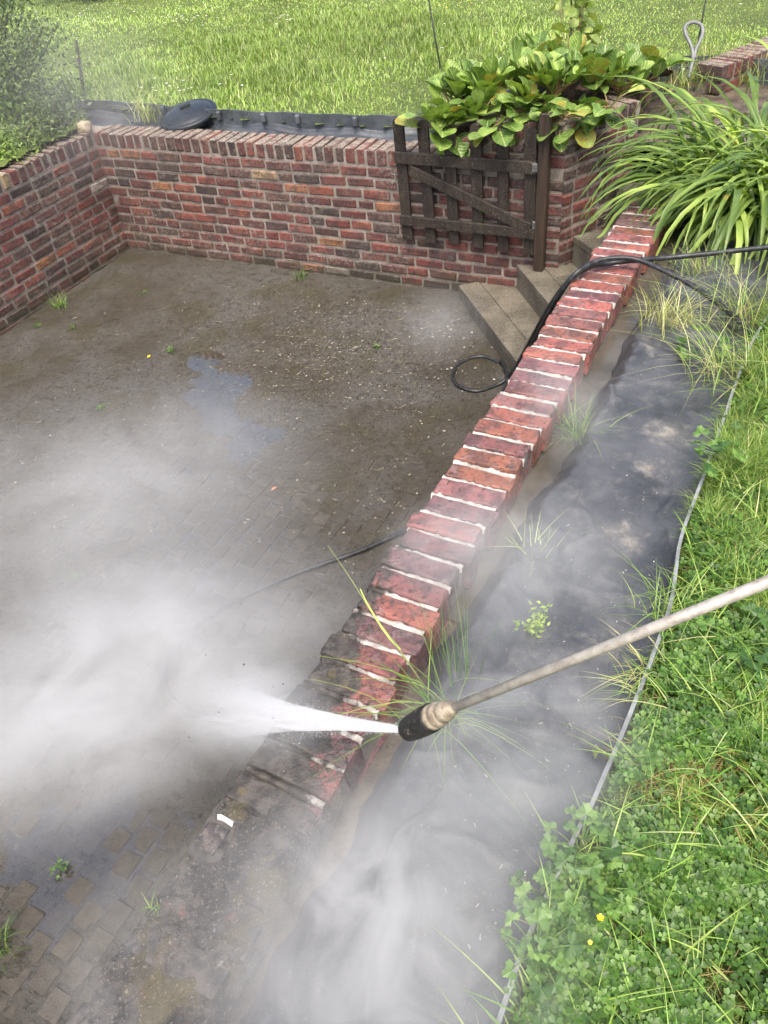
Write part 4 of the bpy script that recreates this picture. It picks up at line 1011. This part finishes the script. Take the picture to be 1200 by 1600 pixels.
# ---- daylily
LC = U(1200, 326, -.10); root = thing('daylily_plant', 'large daylily clump with arching strap leaves at the right, beyond the low wall', 'plant', LC); r = random.Random(21)
lily_rest = []; lily_n = 0
for i in range(560):
    fa = r.uniform(0, 6.28); fd = .38*math.sqrt(r.random()); b_ = np.array([fd*math.cos(fa), fd*math.sin(fa), 0])
    a = fa+r.gauss(0, .6) if fd > .12 else r.uniform(0, 6.28)
    if r.random() < .45: a = math.pi+.25+r.gauss(0, .55)
    if r.random() < .18: a = -math.pi*.62+r.gauss(0, .5)
    L = r.uniform(.62, 1.12); e0 = r.uniform(.95, 1.48); curl = r.uniform(1.7, 2.9)*(.8+.25*L); w0 = r.uniform(.021, .037); n = 10; p = b_.copy(); Vv = []; side = np.array([-math.sin(a), math.cos(a), 0]); tw = r.gauss(0, .3)
    if r.random() < .12: L *= .55; curl *= 1.2
    L *= .88 if math.cos(a) < -.5 else 1.12
    if math.sin(a) < -.6: L *= .78
    if r.random() < .08: curl *= .7; e0 = min(1.5, e0+.15)
    for j in range(n+1):
        f = j/n; el = max(e0-curl*f**1.25, -1.5); dv = np.array([math.cos(a+tw*f)*math.cos(el), math.sin(a+tw*f)*math.cos(el), math.sin(el)]); nrm = np.array([-math.cos(a)*math.sin(el), -math.sin(a)*math.sin(el), math.cos(el)])
        if j: p = p+dv*(L/n)
        w = w0*(1-f**3.2)*(.75+.25*min(1, f*4))*.5+.0004
        q = p.copy(); q[2] = max(q[2], .004+.002*r.random())
        Vv += [q-side*w+nrm*w*.45, q, q+side*w+nrm*w*.45]
    Fv = np.array([x for j in range(n) for x in ((3*j, 3*j+1, 3*j+4, 3*j+3), (3*j+1, 3*j+2, 3*j+5, 3*j+4))])
    if i % 2 == 0 and lily_n < 290: obj('leaf', mesh('leaf', Vv, Fv, M_LILY, True), root); lily_n += 1
    else: lily_rest.append((np.array(Vv), Fv, np.zeros((len(Vv), 3))))
Vr, Fr, _ = join(lily_rest); tag(obj('leaves', mesh('leaves', Vr, Fr, M_LILY, True), root), kind='stuff')

# ---- shrubs
def shrub(label, ctr, rad, base, nleaf, lsize, cols, seed, nst=14, dens=None, name='shrub'):
    g_ = np.random.default_rng(seed); root = thing(name, label, 'shrub', base); base = np.array(base); ctr = np.array(ctr); r = random.Random(seed)
    cl = []
    Vs = []; Fs = []; o = 0
    for i in range(nst):
        d = g_.normal(size=3); d /= np.linalg.norm(d); d[2] = abs(d[2])*.8-.1; tip = ctr+d*np.array(rad)*g_.uniform(.6, 1.05)
        st = base+np.array([g_.normal(0, .12), g_.normal(0, .12), 0]); cv = catmull([st-base, (st*.5+tip*.5)-base+g_.normal(0, .06, 3), tip-base], 6)
        v, f = tube(cv, np.linspace(.012, .003, len(cv)), 5, False); Vs.append(v); Fs += [tuple(x+o for x in q) for q in f]; o += len(v)
        for c_ in cv[5:]:
            for _ in range(3): cl.append(c_+base+g_.normal(0, .10, 3)*np.array(rad)*1.3)
    obj('branches', mesh('branches', np.vstack(Vs), Fs, M_RUST, True), root)
    cl = np.array(cl); w = cl[g_.integers(0, len(cl), nleaf)]+g_.normal(0, .055, (nleaf, 3))*np.array([1, 1, .8])
    n3 = g_.normal(size=(nleaf, 3)); n3[:, 2] = np.abs(n3[:, 2])+.3; n3 /= np.linalg.norm(n3, axis=1)[:, None]; t1 = np.cross(n3, g_.normal(size=(nleaf, 3))); t1 /= np.linalg.norm(t1, axis=1)[:, None]; t2 = np.cross(n3, t1)
    s_ = lsize*g_.uniform(.6, 1.3, (nleaf, 1)); V = np.stack([w-t1*s_, w-t2*s_*.45, w+t1*s_, w+t2*s_*.45], 1).reshape(-1, 3)-base
    Fq_ = np.arange(nleaf*4).reshape(-1, 4); c0 = np.array([lin(x)[:3] for x in cols]); ci = c0[g_.integers(0, len(c0), nleaf)]*g_.uniform(.75, 1.25, (nleaf, 1))
    me = mesh('foliage', V, Fq_, M_BLADE); set_col(me, np.repeat(ci, 4, 0)); tag(obj('foliage', me, root), kind='stuff')
bs = U(20, 215, -.1)
shrub('twiggy small-leaved shrub growing over the left wall', bs+np.array([-.35, .35, .62]), (.95, .8, .75), bs+np.array([-.35, .35, 0]), 15000, .020, ['5d6f45', '7d9155', '4a5c3c', '93a868', '6a7a5c'], 3, 40)
b2 = U(15, 215, -.1)
shrub('low bright green shrub against the left wall under the twiggy one', b2+np.array([-.06, .02, .17]), (.30, .28, .22), b2, 2600, .020, ['7f9a45', '99b358', '6b8a3e'], 5, 16)
b3 = U(95, 205, -.1)
shrub('dark ragged shrub end beside the tan corner stone', b3+np.array([-.08, .12, .22]), (.34, .28, .28), b3, 3000, .018, ['4d5c3c', '5f7048', '76885a'], 8, 16)
for lab, px_, py_, rr, cc, sd_ in (('low leafy growth on the left wall top at the picture border', 4, 252, .20, ['7f9a45', '8fa858', '6b8a3e'], 31), ('low leafy growth on the left wall top below the bright shrub', 45, 236, .18, ['6d8348', '5f7048', '8a9c60'], 32), ('low leafy growth on the left wall top next to the tan stone', 92, 214, .16, ['5d6c44', '4d5c3c', '76885a'], 33)):
    bq = U(px_, py_, -.09); shrub(lab, bq+np.array([-.10, .08, .06]), (rr*1.2, rr, rr*.6), bq+np.array([-.10, .08, 0]), 1700, .018, cc, sd_, 14)
p = U(150, 8, -.05); shrub('dark shrub at the far edge of the lawn, top left', p+np.array([-.2, .7, .55]), (1.5, .8, .75), p+np.array([-.2, .7, 0]), 9000, .035, ['3d4f38', '2f3f2e', '4f6145'], 6, 26)
p = U(500, 2, -.05); shrub('dark shrub at the far edge of the lawn, top centre', p+np.array([.1, .8, .5]), (.9, .6, .7), p+np.array([.1, .8, 0]), 7000, .035, ['33462c', '2a3a26', '465a3a'], 7, 22)

# =====================================================================================================
#                                            HOSE, LANCE
# =====================================================================================================
k = NT('hose_rubber'); n1 = k.noise(40, 4); k.base(k.mix(k.rng(n1, .4, .7), lin('1e2022'), lin('3f4142'))); k.rough(.42); k.bump(k.noise(300, 3), .2, .002); M_HOSE = k.m
zf = FLOOR+.015
hp = [U(1330, 372, .10), U(1260, 379, .10), U(1200, 386, .09), U(1120, 395, .08), U(1050, 402, .07), U(1000, 406, .045), U(955, 411, .022), U(920, 418, .03), U(890, 438, .0), U(862, 474, -.14), U(838, 515, -.40), U(818, 552, -.72), U(800, 582, -.98),
      U(780, 600, zf), U(745, 611, zf), U(715, 602, zf), U(708, 585, zf), U(722, 565, zf), U(750, 557, zf), U(776, 565, zf), U(792, 582, zf+.02)]
hp += [ST(-.9, -.12, zf), ST(-1.3, -.07, zf), ST(-1.62, -.09, zf), U(705, 800, zf), U(628, 832, zf), U(560, 862, zf), U(490, 886, zf), U(420, 914, zf), U(340, 955, zf), U(280, 1005, zf), U(255, 1060, zf), U(290, 1110, zf), U(370, 1125, zf), U(430, 1096, zf), U(480, 1062, zf), U(520, 1020, zf),
       ST(-2.2, -.30, zf), ST(-1.7, -.34, zf), U(790, 600, zf+.02), U(806, 580, -.92), U(826, 548, -.62), U(847, 508, -.32), U(870, 468, -.09), U(897, 430, .035), U(930, 409, .06), U(965, 403, .065), U(1000, 407, .055), U(1050, 429, .03), U(1100, 458, .0), U(1150, 497, -.02), U(1200, 545, -.02), U(1260, 610, -.02)]
Vt, Ft = tube(catmull(hp, 8), .0112, 8); tag(obj('hose', mesh('hose', Vt, Ft, M_HOSE, True)), 'black pressure washer hose doubled over the low wall and looped on the patio', 'hose')

TIP = AT(636, 1141, 1.185); LA, LBp = AT(1330, 857, .79), AT(694, 1112, 1.09)
lance = thing('spray_lance', 'long dirty steel spray lance with black nozzle, held in from the right', 'spray lance', TIP)
k = NT('lance_steel'); n1 = k.noise(60, 5, .65); n2 = k.noise(160, 4, .7); k.base(k.mix(k.rng(n2, .56, .7, 0, .5), k.mix(k.rng(n1, .35, .65), lin('b3ada3'), lin('979087')), lin('5c5347'))); k.rough(.5); k.p.inputs['Metallic'].default_value = .25; k.bump(n2, .25, .002); M_LANCE = k.m
Vt, Ft = tube([LA-TIP, (LA+LBp)/2-TIP, LBp-TIP], .0070, 16); obj('tube', mesh('tube', Vt, Ft, M_LANCE, True), lance)
def along(name, A, Bq, prof, mat, n=24, bmp=0):
    A = np.array(A); d = np.array(Bq)-A; L = np.linalg.norm(d); Vl, Fl = lathe([(r_, z*L) for r_, z in prof], n); o = obj(name, mesh(name, Vl, Fl, mat, True), lance, A-TIP)
    o.rotation_euler = Vector(d).to_track_quat('Z', 'Y').to_euler(); return o
M_CPL = plain('coupling_tan', 'a89c88', .6, .3, 60, .8, 150, c2='6f6454'); k = NT('nozzle_rubber'); n1 = k.noise(90, 5, .7); n2 = k.noise(40, 4)
k.base(k.mix(k.rng(n1, .55, .7, 0, .8), lin('1d1b19'), lin('7a7060'))); k.rough(.6); k.bump(k.math('ADD', n1, n2), 1., .004); M_NOZ = k.m
C0 = AT(710, 1105, 1.078); C1 = AT(668, 1124, 1.125); C2 = AT(662, 1127, 1.13)
along('coupling', C0, C1, [(.0, 0), (.009, 0), (.0095, .10), (.0112, .11), (.0112, .22), (.0142, .25), (.0155, .42), (.0142, .44), (.0142, .48), (.0178, .51), (.019, .62), (.0178, .64), (.0178, .70), (.019, .72), (.019, .98), (.0, 1.)], M_CPL)
along('nozzle', AT(676, 1120, 1.115), TIP, [(.0, 0), (.019, .0), (.0215, .06), (.0215, .35), (.0205, .7), (.0185, .93), (.0155, 1.0), (.006, 1.0), (.005, .9), (0, .9)], M_NOZ)

# ---- dirt still caked on the near end of the low wall
V = []; ns, nt = 300, 52
for i in range(ns):
    s_ = -3.18-i/(ns-1)*1.5
    for j in range(nt):
        t_ = -.012+.245*j/(nt-1); x, y = ST(s_, t_)[:2]; bare = math.exp(-((s_+3.415)/.04)**4-((t_-.02)/.05)**4)
        fade = sstep(-3.20, -3.42, s_+.25*(t_-.1)+.06*fbm(x*9, y*9, 3, 3)); ed = min(j, nt-1-j)/8.*(1+.8*fbm(x*14, y*14, 8, 3))
        V.append((x, y, -.014+fade*(1-bare)*(.010+.008*min(1, ed)+.016*fbm(x*11, y*11, 1, 4)+.009*fbm(x*40, y*40, 2, 4))-(.05*(1-min(1, ed*2))**2)-.02*bare))
i = (np.arange(ns-1)[:, None]*nt+np.arange(nt-1)[None]).ravel()
k = NT('caked_dirt'); n1 = k.noise(13, 5, .65); n2 = k.noise(55, 5, .7); n3 = k.noise(170, 4, .7); n4 = k.noise(7, 4, .6, off=(5, 5, 5))
c = k.mix(k.rng(n1, .36, .64), lin('2f2b28'), lin('5f5952')); c = k.mix(k.rng(n2, .50, .62, 0, .85), c, lin('211e1b')); c = k.mix(k.rng(n4, .52, .62, 0, .75), c, lin('5b5230')); c = k.mix(k.rng(n3, .57, .67, 0, .8), c, lin('a39b8d')); c = k.mix(k.math('MULTIPLY', k.rng(n2, .30, .40, 1, 0), .6), c, lin('8a5346'))
k.base(c); k.rough(.75); k.bump(k.math('MULTIPLY_ADD', n2, 1.0, n3), 1., .008)
tag(obj('caked_dirt', mesh('caked_dirt', V, np.stack([i, i+nt, i+nt+1, i+1], 1), k.m, True)), 'grey dirt caked over the near end of the low wall', 'dirt', kind='stuff')
# ---- litter: chips, straw and leaf crumbs on the silt, and grit on the fabric
parts = []
def flake(p, r_, a, c, el=1.):
    ca, sa = math.cos(a), math.sin(a); q = np.array([[-r_*el, -r_*.5], [r_*el, -r_*.35], [r_*el*.9, r_*.5], [-r_*el*.8, r_*.45]]); V = np.stack([p[0]+q[:, 0]*ca-q[:, 1]*sa, p[1]+q[:, 0]*sa+q[:, 1]*ca, p[2]+rng.uniform(0, .003, 4)], 1)
    if el < 2:
        n = 6; aa = np.arange(n)*6.283/n+a; rr = r_*rng.uniform(.45, 1.1, n); V = np.stack([p[0]+rr*np.cos(aa)*1.2, p[1]+rr*np.sin(aa), p[2]+rng.uniform(0, .004, n)], 1)
        parts.append((V, np.array([(0, i_, i_+1) for i_ in range(1, n-1)]), np.tile(lin(c)[:3], (n, 1)))); return
    parts.append((V, np.array([(0, 1, 2), (0, 2, 3)]), np.tile(lin(c)[:3], (4, 1))))
r = random.Random(4)
for _ in range(5200):
    px_, py_ = r.gauss(520, 130), r.gauss(520, 70)
    if r.random() < .35: px_, py_ = r.uniform(0, 700), r.uniform(410, 900)
    if px_ > 972-.676*(py_-330)-20 or py_ < 405+.16*(px_-205): continue
    p = U(px_, py_, FLOOR+.004+.0135*float(sstep(720, 480, py_))); straw = r.random() < .3
    flake(p, r.uniform(.002, .0065)*(1.0 if not straw else .45), r.uniform(0, 6.28), r.choice(['8f866f', '9a917a', 'b4ad99', '6f6650', '7f7a4a', '544a3a', '4a4133']), r.uniform(3, 9) if straw else 1.2)
for _ in range(36):
    p = U(r.gauss(700, 45), r.gauss(530, 40), FLOOR+.017); flake(p, r.uniform(.004, .011), r.uniform(0, 6.28), r.choice(['b8b4a8', 'a49f90', '908870']), 1.3)
V, Fc, C = join(parts); k = NT('litter'); k.base(k.attr('col')); k.rough(.8); me = mesh('plant_litter', V, Fc, k.m); set_col(me, C); tag(obj('plant_litter', me), 'pale chips and straw scattered over the silt', 'litter', kind='stuff')
parts = []
for _ in range(900):
    px_, py_ = r.uniform(640, 1090), r.uniform(560, 1500)
    if px_ > 1128-(py_-665)*.36-12: continue
    p = U(px_, py_, -.066); 
    if toST(p)[1] < .36: continue
    flake(p, r.uniform(.0008, .0028), r.uniform(0, 6.28), r.choice(['a9a59b', '8f8b80', '6a6152', '777268']), r.choice([1.2, 1.2, 2.2]))
V, Fc, C = join(parts); me = mesh('grit', V, Fc, k.m); set_col(me, C); tag(obj('grit', me), 'pale grit scattered over the near fabric', 'grit', kind='stuff')
lf = mesh('fallen_leaf', [(-.02, 0, 0), (0, -.011, .004), (.02, 0, .002), (0, .011, .005)], [(0, 1, 2, 3)], plain('orange_leaf', 'c9805a', .6, .2)); tag(obj('fallen_leaf', lf, None, U(428, 764, FLOOR+.008), (0, 0, .6)), 'small orange fallen leaf in the middle of the patio', 'leaf')
lf = mesh('fallen_leaf', [(-.02, 0, 0), (0, -.012, .004), (.02, 0, .002), (0, .012, .005)], [(0, 1, 2, 3)], plain('yellow_leaf', 'd8c93a', .6, .2)); tag(obj('fallen_leaf', lf, None, U(233, 557, FLOOR+.012), (0, 0, 1.1)), 'small yellow fallen leaf left of the puddle', 'leaf')

# =====================================================================================================
#                                            SPRAY AND MIST
# =====================================================================================================
def mist(name, label, ctr, rad, dens, nscale=3., lo_=.42, hi_=.68, seed=0., core_=.15, rot=(0, 0, 0), step=.45, stretch=(1, 1, 1), warp=.7, anis=.0):
    bm = bmesh.new(); bmesh.ops.create_icosphere(bm, subdivisions=3, radius=1)
    m_ = bpy.data.materials.new(name+'_air'); m_.use_nodes = True; t = m_.node_tree; t.nodes.clear(); q = NT.__new__(NT); q.m = m_; q.t = t; q.n = t.nodes; q.l = t.links
    out = q.new('ShaderNodeOutputMaterial'); pv = q.new('ShaderNodeVolumePrincipled'); t.links.new(pv.outputs[0], out.inputs['Volume'])
    pv.inputs['Color'].default_value = (.90, .905, .90, 1); pv.inputs['Anisotropy'].default_value = anis
    tc = q.new('ShaderNodeTexCoord'); ob_ = tc.outputs['Object']; ln = q.new('ShaderNodeVectorMath', operation='LENGTH'); q.l.new(ob_, ln.inputs[0])
    wp = q.vmul(q.vadd(ob_, (0, 0, 0)), tuple(r_*s__ for r_, s__ in zip(rad, stretch)))
    n_ = q.noise(nscale, 8, .64, vec=q.vadd(wp, (seed, seed*.7, seed*1.3)), dist=1.1)
    L_ = q.math('MULTIPLY_ADD', q.math('SUBTRACT', n_, .5), warp, ln.outputs['Value'])
    fall = q.rng(L_, core_, .95, 1, 0); hard = q.rng(ln.outputs['Value'], .8, 1., 1, 0); de = q.math('MULTIPLY', fall, q.rng(n_, lo_, hi_, .15, 1))
    de = q.math('MULTIPLY', de, hard); de = q.math('MULTIPLY', de, dens); q.l.new(de, pv.inputs['Density'])
    try: m_.cycles.volume_step_rate = step
    except Exception: pass
    o = obj(name, bm_mesh(name, bm, m_), None, ctr, rot, rad); return tag(o, label, 'mist', kind='stuff')
J1 = AT(335, 1108, 2.0); jd = J1-TIP; JL = np.linalg.norm(jd)
jrot = Vector(jd).to_track_quat('X', 'Z').to_euler()
mist('spray_mist', 'dense white spray cloud billowing over the patio at the left', AT(180, 1075, 2.25), (1.05, .56, .42), 8.0, 3.4, .40, .66, 1.3, .05, (0, 0, .25), stretch=(.7, 1, 1))
mist('spray_mist', 'bright spray burst where the jet breaks over the wall', AT(390, 1112, 1.80), (.46, .17, .15), 9., 9., .38, .64, 3.7, .0, jrot, stretch=(.3, 1, 1), warp=.9)
mist('spray_mist', 'thin mist spreading up the patio behind the spray cloud', AT(150, 800, 3.0), (1.3, .85, .50), 1.7, 2.0, .36, .66, 5.1, .1)
mist('spray_mist', 'mist welling up over the fabric at the bottom of the picture', AT(600, 1440, 1.40), (.48, .44, .16), 9.5, 4.6, .36, .64, 7.9, .05)
mist('spray_mist', 'mist drifting over the fabric beside the low wall', AT(800, 880, 1.75), (.38, .38, .14), 5.2, 5.5, .40, .66, 9.2, .1)
mist('spray_mist', 'thin wisps of mist rising from the trench along the wall', AT(890, 640, 2.35), (.20, .42, .15), 2.6, 6., .38, .64, 11.2, .1)
mist('spray_mist', 'wisp of mist drifting across the washed bricks of the low wall', AT(690, 850, 2.0), (.24, .20, .10), 4.0, 7., .40, .64, 27.2, .05)
mist('spray_mist', 'faint mist in front of the left shrub and wall', AT(110, 150, 5.6), (1.3, .8, .9), .40, 1.2, .3, .7, 13.2, .1)
mist('spray_mist', 'faint mist over the far right of the patio by the step', AT(690, 510, 4.3), (.40, .35, .3), 1.5, 3.5, .38, .64, 15.2, .1)
mist('spray_mist', 'mist lying over the dirty near end of the low wall', AT(300, 1500, 1.38), (.40, .36, .13), 4.2, 4.4, .38, .66, 17.2, .1)
mist('spray_mist', 'thin mist over the fabric behind the lance', AT(800, 1170, 1.45), (.36, .32, .12), 5., 5., .36, .62, 19.2, .1)
mist('spray_mist', 'thin mist hanging over the middle of the patio near the puddle', AT(330, 680, 3.9), (.7, .6, .35), .7, 2.6, .36, .64, 23.2, .1)

# the jet itself: a narrowing cone of spray from the nozzle to the cap
Vl, Fl = lathe([(.0, 0), (.004, .0), (.007, .06), (.014, .25), (.030, .5), (.062, .8), (.10, 1.1), (.0, 1.14)], 24)
Vl = [(x, y, z*JL) for x, y, z in Vl]
m_ = bpy.data.materials.new('jet_water'); m_.use_nodes = True; t = m_.node_tree; t.nodes.clear(); q = NT.__new__(NT); q.m = m_; q.t = t; q.n = t.nodes; q.l = t.links
out = q.new('ShaderNodeOutputMaterial'); pv = q.new('ShaderNodeVolumePrincipled'); q.l.new(pv.outputs[0], out.inputs['Volume']); pv.inputs['Color'].default_value = (.95, .95, .95, 1)
tc = q.new('ShaderNodeTexCoord'); n_ = q.noise(1, 4, .6, vec=q.vmul(tc.outputs['Object'], (120, 120, 4))); sx = q.new('ShaderNodeSeparateXYZ'); q.l.new(tc.outputs['Object'], sx.inputs[0])
zz = q.math('DIVIDE', sx.outputs['Z'], JL); de = q.math('MULTIPLY', q.rng(n_, .38, .60, .10, 1), q.math('ADD', q.math('MULTIPLY', q.math('POWER', q.math('SUBTRACT', 1.15, zz, clamp=True), 5.0), 190.), 9.)); de = q.math('MULTIPLY', de, q.rng(zz, .35, .98, 1, 0)); q.l.new(de, pv.inputs['Density'])
try: m_.cycles.volume_step_rate = .35
except Exception: pass
jet = obj('spray_jet', mesh('spray_jet', Vl, Fl, m_), None, TIP); jet.rotation_euler = Vector(jd).to_track_quat('Z', 'Y').to_euler()
tag(jet, 'white jet of water shooting left from the nozzle onto the low wall', 'water jet', kind='stuff')

# droplets and specks of dirt thrown off by the jet
ico = bmesh.new(); bmesh.ops.create_icosphere(ico, subdivisions=1, radius=1); IV = np.array([v.co for v in ico.verts]); IF = np.array([[v.index for v in f.verts] for f in ico.faces]); ico.free()
jn = jd/JL; ja = np.cross(jn, [0, 0, 1.]); ja /= np.linalg.norm(ja); jb = np.cross(jn, ja)
def spray_bits(n, rr, fr0, fr1, wid, c):
    out = []
    for _ in range(n):
        f = rng.uniform(fr0, fr1); w = wid*f*abs(rng.normal(0, .5)); a = rng.uniform(0, 6.28); p = TIP+jd*f+(ja*math.cos(a)+jb*math.sin(a))*w
        out.append((p+IV*rng.uniform(*rr)*np.array([1.3, 1, .8]), IF, np.tile(lin(c)[:3], (len(IV), 1))))
    return out
OV = np.array([(1, 0, 0), (-1, 0, 0), (0, 1, 0), (0, -1, 0), (0, 0, 1), (0, 0, -1)], float); OF = np.array([(0, 2, 4), (2, 1, 4), (1, 3, 4), (3, 0, 4), (2, 0, 5), (1, 2, 5), (3, 1, 5), (0, 3, 5)])
nd = 9000; f = rng.random(nd)**1.5*1.0; ray = rng.normal(0, 1, (nd, 2)); spread = .003+.046*f**1.35
stk = rng.integers(0, 60, nd); sd_ = rng.normal(0, 1, (60, 2)); ray = ray*.45+sd_[stk]*.8                      # droplets bunch along strands
ctr = TIP+jd*f[:, None]+ja*(ray[:, :1]*spread[:, None])+jb*(ray[:, 1:]*spread[:, None]); sz = rng.uniform(.00022, .00055, nd)*(1+.2*f)
Vd = ctr[:, None]+(OV[None, :, :1]*jn*2.6+OV[None, :, 1:2]*ja+OV[None, :, 2:]*jb)*sz[:, None, None]
Fd = (np.arange(nd)*6)[:, None, None]+OF[None]
V, Fc, C = join([(Vd.reshape(-1, 3), Fd.reshape(-1, 3), np.tile(lin('f6f9fb')[:3], (nd*6, 1)))]+spray_bits(350, (.0003, .0008), .35, 1.5, .16, 'f4f7fa'))
k = NT('water_drops'); k.base(k.attr('col')); k.rough(.1); me = mesh('spray_droplets', V, Fc, k.m, True); set_col(me, C); tag(obj('spray_droplets', me), 'fine water droplets thrown off by the jet', 'droplets', kind='stuff')
V, Fc, C = join(spray_bits(60, (.0007, .0022), .5, 2.0, .30, '2a2622')); me = mesh('dirt_specks', V, Fc, plain('dirt_speck', '2a2622', .8)); tag(obj('dirt_specks', me), 'dark specks of dirt blasted off the wall into the spray', 'dirt', kind='stuff')
